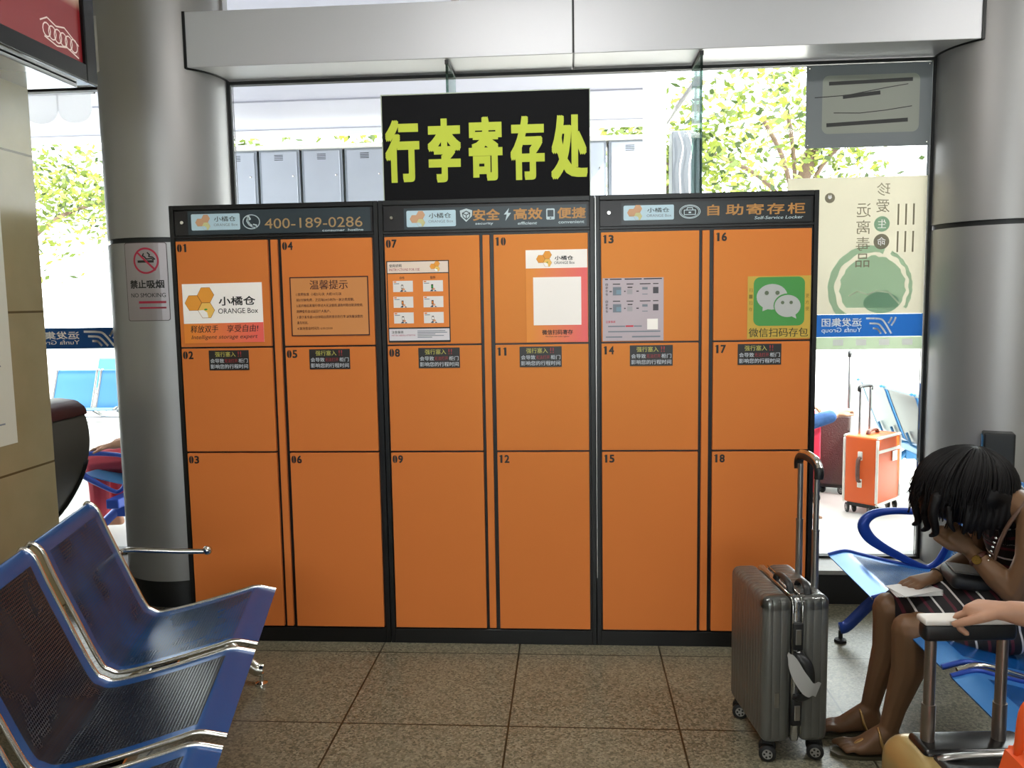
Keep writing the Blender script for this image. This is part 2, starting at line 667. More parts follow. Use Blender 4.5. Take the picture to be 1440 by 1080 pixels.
M_ORGP = mat('print_orange', '#e2812c', 0.5)
M_SKINP = mat('print_skin', '#e2a073', 0.5)
M_LEDY = mat('warn_yellow', '#b9b354', 0.45)
M_LEDW = mat('warn_white', '#c9ced6', 0.45)
M_LEDR = mat('warn_red', '#a3202a', 0.45)
M_LEDB = mat('warn_black', '#17120f', 0.4)

def grad_mat(name, c0, c1, axis, a0, a1):
    """a printed two-colour blend"""
    m = mat(name, c0, 0.45)
    nt = m.node_tree
    b = nt.nodes['Principled BSDF']
    g = N(nt, 'ShaderNodeTexCoord')
    sep = N(nt, 'ShaderNodeSeparateXYZ')
    nt.links.new(g.outputs['Object'], sep.inputs[0])
    mr = N(nt, 'ShaderNodeMapRange')
    mr.inputs[1].default_value = a0
    mr.inputs[2].default_value = a1
    nt.links.new(sep.outputs[axis], mr.inputs[0])
    mx = N(nt, 'ShaderNodeMix', data_type='RGBA')
    mx.inputs[6].default_value = lin(c0)
    mx.inputs[7].default_value = lin(c1)
    nt.links.new(mr.outputs[0], mx.inputs[0])
    nt.links.new(mx.outputs[2], b.inputs['Base Color'])
    return m

# ------------------------------------------------------------------ setting
def struct(name, bm, m, parent=None, **k):
    return build(name, bm, m, parent, kind='structure', **k)

YG = 0.72          # glass plane
b = BM(); box(b, -4.2, 7.0, -8.0, 0.84, -0.12, 0.0); struct('floor', b, M_FLOOR)
b = BM(); box(b, -30, 30, 0.84, 45, -0.14, -0.02); struct('ground_outside', b, M_OUTG)
b = BM(); box(b, -4.2, 7.0, -8.0, 0.9, 3.35, 3.5); struct('ceiling', b, M_CEIL)
b = BM(); box(b, -4.3, -4.2, -8.0, 0.9, 0, 3.5); struct('wall_left', b, M_WALL)
b = BM(); box(b, 7.0, 7.1, -8.0, 0.9, 0, 3.5); struct('wall_right', b, M_WALL)
b = BM()
box(b, -4.2, 0.2, -8.1, -8.0, 0, 3.5)
box(b, 3.6, 7.0, -8.1, -8.0, 0, 3.5)
box(b, 0.2, 3.6, -8.1, -8.0, 2.75, 3.5)
box(b, 0.2, 3.6, -8.1, -8.0, 0, 0.9)
struct('wall_back', b, M_WALL)
b = BM()
for x in (0.2, 1.32, 2.44, 3.56):
    box(b, x, x + 0.04, -8.08, -8.03, 0.9, 2.75)
box(b, 0.2, 3.6, -8.08, -8.03, 0.9, 0.94)
box(b, 0.2, 3.6, -8.08, -8.03, 2.71, 2.75)
w3 = struct('window_3', b, M_STEEL)
b = BM(); box(b, 0.22, 3.58, -8.06, -8.05, 0.92, 2.73); build('pane', b, M_GLASS, w3)

# black ledge below the glass, with a stone top
b = BM(); box(b, -4.2, 7.0, 0.515, 0.83, 0.0, 0.15); s = struct('trim_1', b, M_PLINTH)
b = BM(); box(b, -4.2, 7.0, 0.505, 0.84, 0.15, 0.17); struct('ledge_top', b, M_LEDGE, s)

def glazing(name, x0, x1, splits, z0=0.17, z1=2.595):
    b = BM()
    box(b, x0, x0 + 0.02, YG - 0.02, YG + 0.02, z0, z1)
    box(b, x1 - 0.02, x1, YG - 0.02, YG + 0.02, z0, z1)
    box(b, x0 + 0.02, x1 - 0.02, YG - 0.02, YG + 0.02, z1 - 0.016, z1)
    box(b, x0 + 0.02, x1 - 0.02, YG - 0.02, YG + 0.02, z0, z0 + 0.012)
    w = struct(name, b, M_GASKET)
    xs = [x0 + 0.02] + splits + [x1 - 0.02]
    for a, c in zip(xs[:-1], xs[1:]):
        b = BM(); box(b, a + 0.002, c - 0.002, YG - 0.004, YG + 0.004, z0 + 0.012, z1 - 0.016)
        build('glass_pane', b, M_GLASS, w)
    for x in splits:
        b = BM(); box(b, x - 0.006, x + 0.006, 0.455, YG - 0.006, z0 + 0.012, z1 - 0.005)
        build('glass_fin', b, M_FIN, w)
        b = BM(); box(b, x - 0.009, x + 0.009, 0.452, YG - 0.02, z1 - 0.02, z1 - 0.001)
        build('fin_bracket', b, M_GASKET, w)
    return w
glazing('window_1', -0.008, 3.433, [1.14, 2.298])
glazing('window_2', -4.2, -0.60, [-2.4])
glazing('window_4', 4.03, 7.0, [5.5])

# aluminium beam between the columns: open box with three joints
b = BM()
def beam(bm, x0, x1):
    box(bm, x0, x1, 0.45, 0.80, 2.600, 2.852, 0, 0.002, 1)
for x0, x1 in ((-0.3, 1.718), (1.726, 3.73)):
    beam(b, x0, x1)
box(b, 1.716, 1.728, 0.456, 0.79, 2.606, 2.846, 1)
struct('beam', b, [M_BEAM, M_GASKET])
b = BM(); box(b, -4.2, -0.3, 0.45, 0.80, 2.600, 2.852); box(b, 3.73, 7.0, 0.45, 0.80, 2.600, 2.852); struct('beam_side', b, M_BEAM)
# high glazing above the beam
b = BM()
for x in (-4.2, -2.4, -0.02, 1.14, 2.298, 3.43, 6.97):
    box(b, x, x + 0.03, 0.66, 0.72, 2.852, 3.35)
w5 = struct('window_5', b, M_STEEL)
b = BM(); box(b, -4.2, 7.0, 0.685, 0.695, 2.853, 3.349); build('high_pane', b, M_GLASS, w5)

# round metal-clad columns
CL, CR, CRAD = (-0.308, 0.672), (3.732, 0.672), 0.305
def column(name, c, label):
    b = BM()
    lathe(b, [(CRAD - 0.03, 1.788), (CRAD, 1.788), (CRAD, 0.138), (CRAD - 0.03, 0.138)][::-1], c, 72)
    lathe(b, [(CRAD - 0.03, 3.35), (CRAD, 3.35), (CRAD, 1.812), (CRAD - 0.03, 1.812)][::-1], c, 72)
    o = build(name, b, M_CLAD, None, smooth=True, angle=40, kind='structure')
    o['label'] = label
    o['category'] = 'column'
    b = BM(); lathe(b, [(CRAD - 0.012, 1.812), (CRAD - 0.012, 1.788)][::-1], c, 72); build('joint_band', b, M_GASKET, o, smooth=True)
    b = BM(); lathe(b, [(CRAD - 0.02, 0.14), (CRAD - 0.02, 0.0)][::-1], c, 72); build('plinth', b, M_PLINTH, o, smooth=True)
    return o
col_l = column('column_left', CL, 'round brushed metal column carrying the no-smoking sign')
col_r = column('column_right', CR, 'round brushed metal column behind the seated woman')
# black joint where the beam meets each column
def beam_joint(c, sgn):
    b = BM()
    xf = c[0] + sgn * math.sqrt((CRAD + 0.004) ** 2 - (0.45 - c[1]) ** 2)
    box(b, xf - 0.006, xf + 0.006, 0.444, 0.46, 2.596, 2.853)
    pts = []
    for k in range(9):
        y = 0.45 + (YG - 0.45) * k / 8
        pts.append((c[0] + sgn * math.sqrt((CRAD + 0.004) ** 2 - (y - c[1]) ** 2), y, 2.599))
    tube(b, pts, 0.006, 8)
    return b
struct('trim_2', beam_joint(CL, 1), M_GASKET)
struct('trim_3', beam_joint(CR, -1), M_GASKET)

# beige stone pillar
b = BM(); box(b, -1.35, -0.35, -1.45, -0.35, 0, 3.35, 0, 0.006, 2)
pil = struct('pillar', b, M_STONE)
pil['label'] = 'square beige stone-clad pillar behind the blue steel bench'
pil['category'] = 'pillar'

# ------------------------------------------------------------------ ceiling lights
def ceiling_light(x, y, label, power=CEIL_W):
    t = thing('ceiling_light', label, 'light', (x, y, 3.35), 0, 'strip lights on the ceiling')
    b = BM(); box(b, -0.62, 0.62, -0.16, 0.16, -0.06, 0.0, 0, 0.01); build('housing', b, mat('lamp_housing', '#d8d8d6', 0.5), t)
    m = mat('lamp_diffuser', '#ffffff', 0.5)
    bb = m.node_tree.nodes['Principled BSDF']
    bb.inputs['Emission Color'].default_value = (1, 0.97, 0.92, 1)
    bb.inputs['Emission Strength'].default_value = 2.0
    b = BM(); box(b, -0.58, 0.58, -0.13, 0.13, -0.068, -0.06); build('diffuser', b, m, t)
    l = bpy.data.lights.new('strip_lamp', 'AREA')
    l.shape = 'RECTANGLE'
    l.size, l.size_y = 1.16, 0.26
    l.energy = power
    l.color = (1, 0.985, 0.96)
    o = bpy.data.objects.new('strip_lamp', l)
    COL.objects.link(o)
    o.parent = t
    o.location = (0, 0, -0.075)
LAMPS = ('strip light on the ceiling over the dark blue bench', 'strip light on the ceiling before the middle locker', 'strip light on the ceiling over the bright blue bench', 'strip light at the rear of the hall, on the pillar side', 'strip light at the rear of the hall, in the middle', 'strip light at the rear of the hall, on the woman side')
for i, (x, y) in enumerate(((-1.6, -1.25), (1.5, -1.25), (4.4, -1.25), (-1.6, -4.6), (1.5, -4.6), (4.4, -4.6))):
    ceiling_light(x, y, LAMPS[i], CEIL_W if y > -3 else CEIL_W * 0.5)

# ------------------------------------------------------------------ lockers
def logo(d, cx, cy, r_, faded=False, layer=1):
    o, y = (M_HEXO2, M_HEXY2) if faded else (M_HEXO, M_HEXY)
    def hexa(x, yy, rr, m, L):
        d.poly([(x + rr * math.cos(R(60 * k)), yy + rr * math.sin(R(60 * k))) for k in range(6)], m, L)
    for (hx, hy, m) in ((0, 0, o), (1.5, 0.866, o), (1.5, -0.866, y)):
        hexa(cx + hx * r_, cy + hy * r_, r_ * 1.0, M_HEXL if not faded else o, layer)
        hexa(cx + hx * r_, cy + hy * r_, r_ * 0.955, m, layer + 1)
    # white peel at the lower corner of the pale cell, with its small leaf
    x, yy = cx + 1.5 * r_, cy - 0.866 * r_
    d.poly([(x - 0.95 * r_, yy), (x - 0.47 * r_, yy - 0.82 * r_), (x + 0.2 * r_, yy - 0.82 * r_), (x + 0.1 * r_, yy - 0.25 * r_), (x - 0.35 * r_, yy + 0.05 * r_)], M_PLATE if faded else M_WHITE, layer + 2)
    if not faded:
        d.ell(x - 0.05 * r_, yy + 0.1 * r_, 0.2 * r_, 0.1 * r_, M_HEXG, layer + 3, 10)

DIG = {}
def digits(d, s, x0, y0, h, m, layer=1):
    """heavy stencil numerals: fat uprights, hairline joins"""
    w = h * 0.62
    for i, ch in enumerate(s):
        x = x0 + i * h * 0.72
        if ch == '0':
            for sg in (-1, 1):
                pts = [(x + w * 0.5 + sg * (w * 0.05 + w * 0.45 * math.cos(R(-90 + 180 * k / 10))), y0 + h / 2 + h / 2 * math.sin(R(-90 + 180 * k / 10))) for k in range(11)]
                d.poly(pts if sg > 0 else pts[::-1], m, layer)
        elif ch == '1':
            d.rect(x + w * 0.32, y0, x + w * 0.75, y0 + h, m, layer)
            d.rect(x + w * 0.12, y0 + h * 0.8, x + w * 0.32, y0 + h * 0.9, m, layer)
        else:
            d.text(ch, x, y0, x + w, y0 + h, m, layer, 0.035)

def warn_sticker(parent, x0, z1):
    d = Decal()
    w, h = 0.176, 0.086
    d.slab(0, 0, w, h, M_LEDB, 0.001)
    d.text('强行塞入', 0.028, 0.058, 0.118, 0.080, M_LEDY, 1, 0.006)
    d.text('!!', 0.128, 0.058, 0.143, 0.081, M_LEDR, 1, 0.006)
    d.text('会导致', 0.006, 0.032, 0.066, 0.050, M_LEDW, 1, 0.006)
    d.text('无法打开', 0.068, 0.033, 0.126, 0.049, M_LEDR, 1, 0.0)
    d.text('柜门', 0.130, 0.032, 0.170, 0.050, M_LEDW, 1, 0.006)
    d.text('影响您的行程时间', 0.006, 0.007, 0.170, 0.026, M_LEDW, 1, 0.006)
    return d.build('warning_sticker', parent, (x0, -0.0055, z1 - h))

def locker(k, label):
    X = 0.9 * k
    t = thing('locker_cabinet', label, 'locker', (X, 0, 0), 0, 'orange luggage locker cabinets')
    b = BM()
    box(b, X + 0.001, X + 0.899, 0.014, 0.40, 0.0, 1.91, 0, 0.003)
    # face frame
    box(b, X + 0.001, X + 0.020, 0, 0.0145, 0, 1.91, 0, 0.0015, 1)
    box(b, X + 0.880, X + 0.899, 0, 0.0145, 0, 1.91, 0, 0.0015, 1)
    box(b, X + 0.020, X + 0.880, 0, 0.0145, 0, 0.064, 0, 0.0015, 1)
    box(b, X + 0.020, X + 0.880, 0, 0.0145, 1.772, 1.782, 0, 0.001, 1)
    box(b, X + 0.020, X + 0.880, 0, 0.0145, 1.89, 1.91, 0, 0.0015, 1)
    build('carcass', b, M_BLK, t, world=True)
    b = BM(); box(b, X + 0.022, X + 0.877, 0.006, 0.013, 1.784, 1.888, 0, 0.001, 1)
    hp = build('header_panel', b, M_BLK2, t, world=True)
    b = BM(); lathe(b, [(0.0, 0.012), (0.007, 0.012), (0.009, 0.008), (0.009, 0)][::-1], (0, 0), 20)
    b.transform(Matrix.Translation((X + 0.058, 0.006, 1.838)) @ Matrix.Rotation(R(90), 4, 'X'))
    build('lock', b, M_CHROME, hp, world=True, smooth=True, angle=40)
    # header strip
    d = Decal()
    x0, x1 = (0.081, 0.868) if k == 0 else (0.109, 0.868)
    z0, z1 = (1.787, 1.886) if k == 0 else (1.789, 1.876)
    d.rect(x0, z0, x1, z1, M_PANEL if k == 0 else (M_PANEL if k == 1 else M_PANEL3), 0)
    if k == 0:
        d.rrect(0.096, 1.805, 0.308, 1.873, 0.006, M_PLATE, 1)
        logo(d, 0.132, 1.838, 0.0185, True, 2)
        d.text('小橘仓', 0.196, 1.840, 0.290, 1.862, M_INK, 2, 0.01)
        d.text('ORANGE Box', 0.194, 1.821, 0.298, 1.832, M_GREY, 2)
        d.ring(0.357, 1.836, 0.038, 0.031, 0.004, M_PALE, 1)
        d.line([(0.344, 1.853), (0.340, 1.840), (0.348, 1.826), (0.362, 1.817), (0.374, 1.816)], 0.010, M_PALE, 1)
        d.line([(0.344, 1.858), (0.350, 1.846)], 0.012, M_PALE, 1)
        d.line([(0.366, 1.822), (0.378, 1.819)], 0.012, M_PALE, 1)
        d.text('400-189-0286', 0.414, 1.806, 0.833, 1.848, M_GOLD, 1, 0.0)
        d.text('consumer  hotline', 0.661, 1.789, 0.836, 1.799, M_PALE, 1, 0.02)
    elif k == 1:
        d.rrect(0.120, 1.799, 0.327, 1.866, 0.006, M_PLATE, 1)
        logo(d, 0.152, 1.832, 0.0185, True, 2)
        d.text('小橘仓', 0.214, 1.833, 0.308, 1.855, M_INK, 2, 0.01)
        d.text('ORANGE Box', 0.212, 1.815, 0.316, 1.826, M_GREY, 2)
        # shield with a cube
        sh = [(0.344, 1.862), (0.371, 1.870), (0.396, 1.862), (0.394, 1.838), (0.370, 1.815), (0.347, 1.838)]
        d.poly(sh[::-1], M_PALE, 1)
        d.line([(0.355, 1.851), (0.371, 1.859), (0.386, 1.851), (0.371, 1.843), (0.355, 1.851)], 0.0035, M_PANEL, 2)
        d.line([(0.371, 1.843), (0.371, 1.825)], 0.0035, M_PANEL, 2)
        d.line([(0.355, 1.851), (0.358, 1.836), (0.371, 1.825), (0.384, 1.836), (0.386, 1.851)], 0.0035, M_PANEL, 2)
        d.text('安全', 0.392 + 0.006, 1.819, 0.510, 1.866, M_GOLD2, 1, 0.028)
        d.text('security', 0.408, 1.800, 0.482, 1.812, M_PALE, 1, 0.02)
        d.poly([(0.549, 1.868), (0.527, 1.842), (0.539, 1.842), (0.533, 1.816), (0.557, 1.848), (0.544, 1.848)], M_PALE, 1)
        d.text('高效', 0.567, 1.819, 0.686, 1.866, M_GOLD2, 1, 0.028)
        d.text('efficient', 0.584, 1.799, 0.664, 1.811, M_PALE, 1, 0.02, 3, 0.2)
        d.rrect(0.702, 1.817, 0.737, 1.862, 0.005, M_PALE, 1)
        d.rect(0.707, 1.829, 0.732, 1.856, M_PANEL, 2)
        d.ell(0.7195, 1.823, 0.003, 0.003, M_PANEL, 2, 10)
        d.text('便捷', 0.748, 1.820, 0.864, 1.865, M_GOLD2, 1, 0.028)
        d.text('convenient', 0.752, 1.800, 0.858, 1.812, M_PALE, 1, 0.02)
    else:
        d.rrect(0.118, 1.806, 0.322, 1.866, 0.006, M_PLATE, 1)
        logo(d, 0.150, 1.837, 0.0175, True, 2)
        d.text('小橘仓', 0.214, 1.836, 0.304, 1.855, M_INK, 2, 0.01)
        d.text('ORANGE Box', 0.212, 1.818, 0.312, 1.829, M_GREY, 2)
        d.ring(0.386, 1.836, 0.043, 0.028, 0.003, M_PALE, 1)
        d.ring(0.386, 1.836, 0.037, 0.0235, 0.002, M_PALE, 1)
        d.frame(0.362, 1.823, 0.410, 1.844, 0.003, M_PALE, 2)
        d.line([(0.374, 1.844), (0.376, 1.852), (0.396, 1.852), (0.398, 1.844)], 0.003, M_PALE, 2)
        d.rect(0.381, 1.830, 0.391, 1.836, M_PALE, 2)
        for i, ch in enumerate('自助寄存柜'):
            x = 0.448 + i * 0.0818
            d.text(ch, x + (0.008 if ch == '自' else 0), 1.818, x + (0.056 if ch == '自' else 0.070), 1.862, M_GOLD2, 1, 0.022)
        d.text('Self-Service Locker', 0.644, 1.799, 0.838, 1.812, M_PALE, 1, 0.015, 3, 0.2)
    d.bm.transform(Matrix.Translation((X, 0, 0)))
    d.build('header_sign', hp, (0, 0.0045, 0))
    # doors
    rows = ((1.3105, 1.7595), (0.855, 1.3035), (0.072, 0.847))
    for ci, (xa, xb) in enumerate(((0.0255, 0.4235), (0.4825, 0.8715))):
        for ri, (za, zb) in enumerate(rows):
            num = k * 6 + ci * 3 + ri + 1
            b = BM(); box(b, X + xa, X + xb, -0.004, 0.0142, za, zb, 0, 0.0018, 2)
            dr = build('locker_door', b, M_ORG, t, world=True)
            d = Decal()
            digits(d, '%02d' % num, 0.006, -0.045, 0.034, M_INK)
            d.build('door_number', dr, (X + xa, -0.0045, zb))
            DOORS[num] = dr
            if ri == 1:
                xs = {2: 0.146, 5: 0.586, 8: 1.056, 11: 1.484, 14: 1.942, 17: 2.382}[num]
                warn_sticker(dr, xs, 1.295)
    b = BM(); box(b, X + 0.4365, X + 0.4655, -0.002, 0.0142, 0.072, 1.7595, 0, 0.0015, 1)
    build('centre_strip', b, M_ORG, t, world=True)
    return t
DOORS = {}
locker(0, 'orange-doored locker cabinet whose header shows the hotline number')
locker(1, 'middle orange-doored locker cabinet, under the big black sign board')
lk3 = locker(2, 'orange-doored locker cabinet beside the glass, behind the silver suitcase')
b = BM(); box(b, 1.8012, 1.8045, -0.002, -0.0002, 0.3, 1.905); build('seam_strip', b, M_STEEL, lk3, world=True)

# sticker on door 01
G01 = grad_mat('print_orange_pink', '#e98a2a', '#f0605a', 0, 0.06, 0.40)
d = Decal()
w, h = 0.349, 0.253
d.slab(0, 0, w, h, M_WHITE)
d.rect(0, 0, w, 0.084, G01, 1)
logo(d, 0.046, 0.172, 0.0375, False, 1)
d.text('小橘仓', 0.158, 0.158, 0.318, 0.196, M_INK, 1, 0.02)
d.text('ORANGE Box', 0.154, 0.124, 0.328, 0.146, M_INK, 1, 0.004)
d.text('释放双手', 0.028, 0.044, 0.150, 0.076, M_INK, 2, 0.012, 3, 0.12)
d.text('享受自由!', 0.188, 0.044, 0.326, 0.076, M_INK, 2, 0.012, 3, 0.12)
d.text('Intelligent storage expert', 0.030, 0.012, 0.322, 0.034, M_INK, 2, 0.004, 3, 0.25)
d.skew(0.008)
d.build('brand_sticker', DOORS[1], (0.044, -0.006, 1.3265))

# notice on door 04
d = Decal()
w, h = 0.338, 0.250
d.slab(0, 0, w, h, M_PEACH)
d.frame(0, 0, w, h, 0.005, M_BROWN, 1)
d.text('温馨提示', 0.086, 0.196, 0.250, 0.236, M_BROWN, 1, 0.014)
for (s_, x0, x1, y) in (('1.收费标准  小柜5元/次  大柜10元/次', 0.026, 0.222, 0.170), ('前5分钟免费，之后每24小时为一次计费周期。', 0.026, 0.276, 0.146),
                        ('2.如开柜后发现行李过大无法使用,请及时取出取消使用,', 0.026, 0.312, 0.122), ('则押金将自动返回个人账户。', 0.026, 0.172, 0.098),
                        ('3.请于发车前10分钟取出您所寄存的行李,以免耽误您的', 0.026, 0.310, 0.074), ('乘车时间。', 0.026, 0.074, 0.050), ('4.现场营业时间为 6:00-20:00', 0.026, 0.178, 0.026)):
    d.text(s_, x0, y, x1, y + 0.0135, M_BROWN, 1, 0.012, 1)
d.build('notice_sticker', DOORS[4], (0.514, -0.006, 1.351))

# instructions on door 07
d = Decal()
w, h = 0.264, 0.341
d.slab(0, 0, w, h, M_INK)
d.rect(0.004, 0.291, w - 0.004, h - 0.004, mat('cream_print', '#e8d6c6', 0.5), 1)
d.rect(0.004, 0.063, w - 0.004, 0.287, M_ORGP, 1)
d.rect(0.004, 0.008, w - 0.004, 0.057, mat('pale_print', '#dcd7dc', 0.5), 1)
d.text('使用说明', 0.012, 0.314, 0.064, 0.328, M_INK, 2, 0.015, 1)
d.text('INSTRUCTIONS FOR USE', 0.012, 0.299, 0.140, 0.310, mat('print_magenta', '#a8224a', 0.5), 2, 0.006, 1)
logo(d, 0.195, 0.316, 0.0125, False, 2)
d.text('存件', 0.054, 0.264, 0.076, 0.276, M_INK, 2, 0.01, 1)
d.text('取件', 0.184, 0.264, 0.206, 0.276, M_INK, 2, 0.01, 1)
for ci in range(2):
    for ri in range(3):
        x, y = 0.026 + ci * 0.127, 0.212 - ri * 0.066
        d.rect(x, y, x + 0.084, y + 0.046, mat('white_card', '#e6e2de', 0.5), 2)
        d.rect(x + 0.003, y + 0.039, x + 0.014, y + 0.044, M_ORGP, 3)
        d.rect(x + 0.004, y + 0.033, x + 0.026, y + 0.036, M_GREY, 3)
        d.poly([(x + 0.028, y + 0.001), (x + 0.037, y + 0.010), (x + 0.041, y + 0.007), (x + 0.041, y + 0.001)][::-1], M_BLUEP, 3)
        d.poly([(x + 0.046, y + 0.001), (x + 0.050, y + 0.007), (x + 0.057, y + 0.001)][::-1], M_BLUEP, 3)
        d.poly([(x + 0.036, y + 0.010), (x + 0.046, y + 0.016), (x + 0.052, y + 0.010), (x + 0.044, y + 0.005)][::-1], M_SKINP, 3)
        d.rrect(x + 0.034, y + 0.012, x + 0.043, y + 0.030, 0.002, M_INK, 4)
        d.rect(x + 0.0355, y + 0.015, x + 0.0415, y + 0.026, M_HEXG if (ci, ri) == (1, 0) else (M_ORGP if ri == 1 else M_WHITE), 5)
d.text('注意事项', 0.014, 0.037, 0.064, 0.050, M_INK, 2, 0.018, 1)
d.text('MATTERS NEEDING ATTENTION', 0.014, 0.027, 0.114, 0.033, mat('print_magenta', '#a8224a'), 2, 0.004, 1)
for i in range(5):
    d.rect(0.124, 0.046 - i * 0.0066, 0.124 + (0.118, 0.126, 0.076, 0.112, 0.062)[i], 0.049 - i * 0.0066, M_GREY, 2)
d.build('instruction_sticker', DOORS[7], (0.931, -0.006, 1.319))

# orange card with a blank white square on door 10
G10 = grad_mat('print_orange_coral', '#e78d27', '#f0626a', 0, 0.64, 0.88)
d = Decal()
w, h = 0.254, 0.381
d.slab(0, 0, w, h, M_WHITE)
d.rect(0, 0, w, 0.306, G10, 1)
logo(d, 0.062, 0.344, 0.0185, False, 1)
d.text('小橘仓', 0.120, 0.338, 0.196, 0.356, M_INK, 1, 0.02)
d.text('ORANGE Box', 0.118, 0.322, 0.202, 0.333, M_INK, 1, 0.0)
d.rect(0.030, 0.071, 0.228, 0.269, M_WHITE, 2)
d.text('微信扫码寄存', 0.065, 0.031, 0.192, 0.052, M_INK, 2, 0.02)
d.text('WeChat scan code register', 0.078, 0.019, 0.178, 0.027, M_INK, 2, 0.006, 1)
d.build('scan_sticker', DOORS[10], (1.515, -0.006, 1.3125))

# lilac instruction sheet on door 13
d = Decal()
w, h = 0.249, 0.259
d.slab(0, 0, w, h, M_LILAC)
for i, (xa, xb) in enumerate(((0.010, 0.022), (0.030, 0.078), (0.090, 0.160), (0.168, 0.242))):
    d.rect(xa, h - 0.007, xb, h - 0.003, M_INK, 1)
for ri, yb in enumerate((0.182, 0.112)):
    for j in range(4):
        d.text(('自助存包', '自助取包')[ri][j], 0.012, yb + 0.046 - j * 0.0135, 0.022, yb + 0.056 - j * 0.0135, M_INK, 1, 0.01, 1)
    for i, xa in enumerate((0.042, 0.098, 0.152, 0.206)):
        d.rect(xa, yb + 0.050, xa + (0.030, 0.028, 0.044, 0.022)[i], yb + 0.0535, M_INK, 1)
        if i == 0:
            d.rect(xa, yb + 0.006, xa + 0.034, yb + 0.040, M_GREY, 1)
            d.rect(xa + 0.014, yb + 0.010, xa + 0.034, yb + 0.028, mat('print_slate_blue', '#7b96a6', 0.5), 2)
        elif i == 1:
            d.rect(xa + 0.004, yb + 0.036, xa + 0.024, yb + 0.040, M_INK, 1)
            d.rect(xa + 0.002, yb + 0.010, xa + 0.024, yb + 0.030, mat('print_silver', '#a49fa3', 0.5), 1)
        elif i == 2:
            d.rect(xa + 0.010, yb + 0.028, xa + 0.032, yb + 0.038, M_GREY, 1)
            d.rect(xa + 0.010, yb + 0.008, xa + 0.032, yb + 0.011, M_GREY, 1)
        else:
            d.rect(xa, yb + 0.012, xa + 0.022, yb + 0.038, mat('print_charcoal', '#4a464c', 0.5), 1)
        if i < 3:
            d.rect((0.028, 0.088, 0.138)[i], yb + 0.020, (0.038, 0.094, 0.148)[i], yb + 0.024, M_INK, 1)
d.text('注意事项', 0.012, 0.074, 0.052, 0.084, M_RED, 1, 0.012, 1)
d.rect(0.022, 0.058, 0.092, 0.063, M_GREY, 1)
d.rect(0.094, 0.058, 0.126, 0.064, M_RED, 1)
d.rect(0.128, 0.058, 0.160, 0.063, M_GREY, 1)
d.rect(0.022, 0.036, 0.236, 0.041, M_GREY, 1)
d.rect(0.012, 0.014, 0.080, 0.019, M_GREY, 1)
d.rect(0.120, 0.014, 0.236, 0.020, M_GREY, 1)
d.rect(0.182, 0.046, 0.226, 0.090, M_WHITE, 1)
d.build('steps_sticker', DOORS[13], (1.831, -0.006, 1.314))

# green chat-bubble sticker on door 16
d = Decal()
w, h = 0.252, 0.254
d.slab(0, 0, w, h, M_YELLOW)
d.rrect(0.024, 0.052, 0.228, 0.250, 0.026, M_GREEN, 1)
gb = mat('bubble_grey', '#b4b6b2', 0.45)
d.ell(0.098, 0.170, 0.062, 0.052, gb, 2)
d.poly([(0.062, 0.138), (0.060, 0.112), (0.092, 0.124)], gb, 2.4)
d.ell(0.160, 0.134, 0.056, 0.049, M_GREEN, 3)
d.ell(0.160, 0.132, 0.052, 0.045, gb, 4)
d.poly([(0.172, 0.092), (0.196, 0.080), (0.190, 0.104)], gb, 4.4)
eye = mat('bubble_eye', '#5f6b52', 0.5)
for ex, ey in ((0.076, 0.186), (0.119, 0.186)):
    d.ell(ex, ey, 0.0085, 0.0085, eye, 5, 14)
for ex, ey in ((0.140, 0.146), (0.174, 0.146)):
    d.ell(ex, ey, 0.007, 0.007, eye, 5, 14)
d.text('微信扫码存包', 0.006, 0.006, 0.244, 0.044, mat('print_olive', '#3b3a10', 0.5), 1, 0.012)
for i, ch in enumerate('扫一扫存'):
    d.text(ch, 0.006, 0.190 - i * 0.026, 0.020, 0.206 - i * 0.026, mat('print_olive_thin', '#7a6a18', 0.5), 1, 0.0, 1)
for i, ch in enumerate('更方便'):
    d.text(ch, 0.232, 0.164 - i * 0.026, 0.246, 0.180 - i * 0.026, mat('print_olive_thin', '#7a6a18'), 1, 0.0, 1)
d.build('chat_sticker', DOORS[16], (2.419, -0.006, 1.316))

# black sign board on top of the lockers
t = thing('sign_board', 'big black board with lime characters standing on the middle lockers', 'sign', (1.354, 0.04, 1.9105))
b = BM(); box(b, 0.925, 1.782, 0.028, 0.05, 1.9105, 2.339, 0, 0.002, 1)
build('board', b, M_SIGN, t, world=True)
b = BM()
box(b, 0.921, 0.925, 0.026, 0.052, 1.9105, 2.343); box(b, 1.782, 1.785, 0.026, 0.052, 1.9105, 2.343); box(b, 0.925, 1.782, 0.026, 0.052, 2.339, 2.343)
build('board_edge', b, mat('sign_edge', '#a9b3a0', 0.5), t, world=True)
b = BM()
for x in (1.0, 1.7):
    b = BM()
    box(b, x - 0.01, x + 0.01, 0.05, 0.16, 1.9105, 1.916)
    box(b, x - 0.01, x + 0.01, 0.05, 0.056, 1.9105, 2.05)
    build('stand_bracket', b, M_STEEL, t, world=True)
d = Decal()
for ch, (xa, za, xb, zb) in zip('行李寄存处', ((0.934, 1.985, 1.078, 2.240), (1.113, 1.982, 1.252, 2.240), (1.284, 1.984, 1.424, 2.243), (1.457, 1.983, 1.598, 2.241), (1.624, 1.981, 1.774, 2.240))):
    d.text(ch, xa, za, xb, zb, M_LIME, 1, 0.030)
d.build('lettering', t, (0, 0.0275, 0))

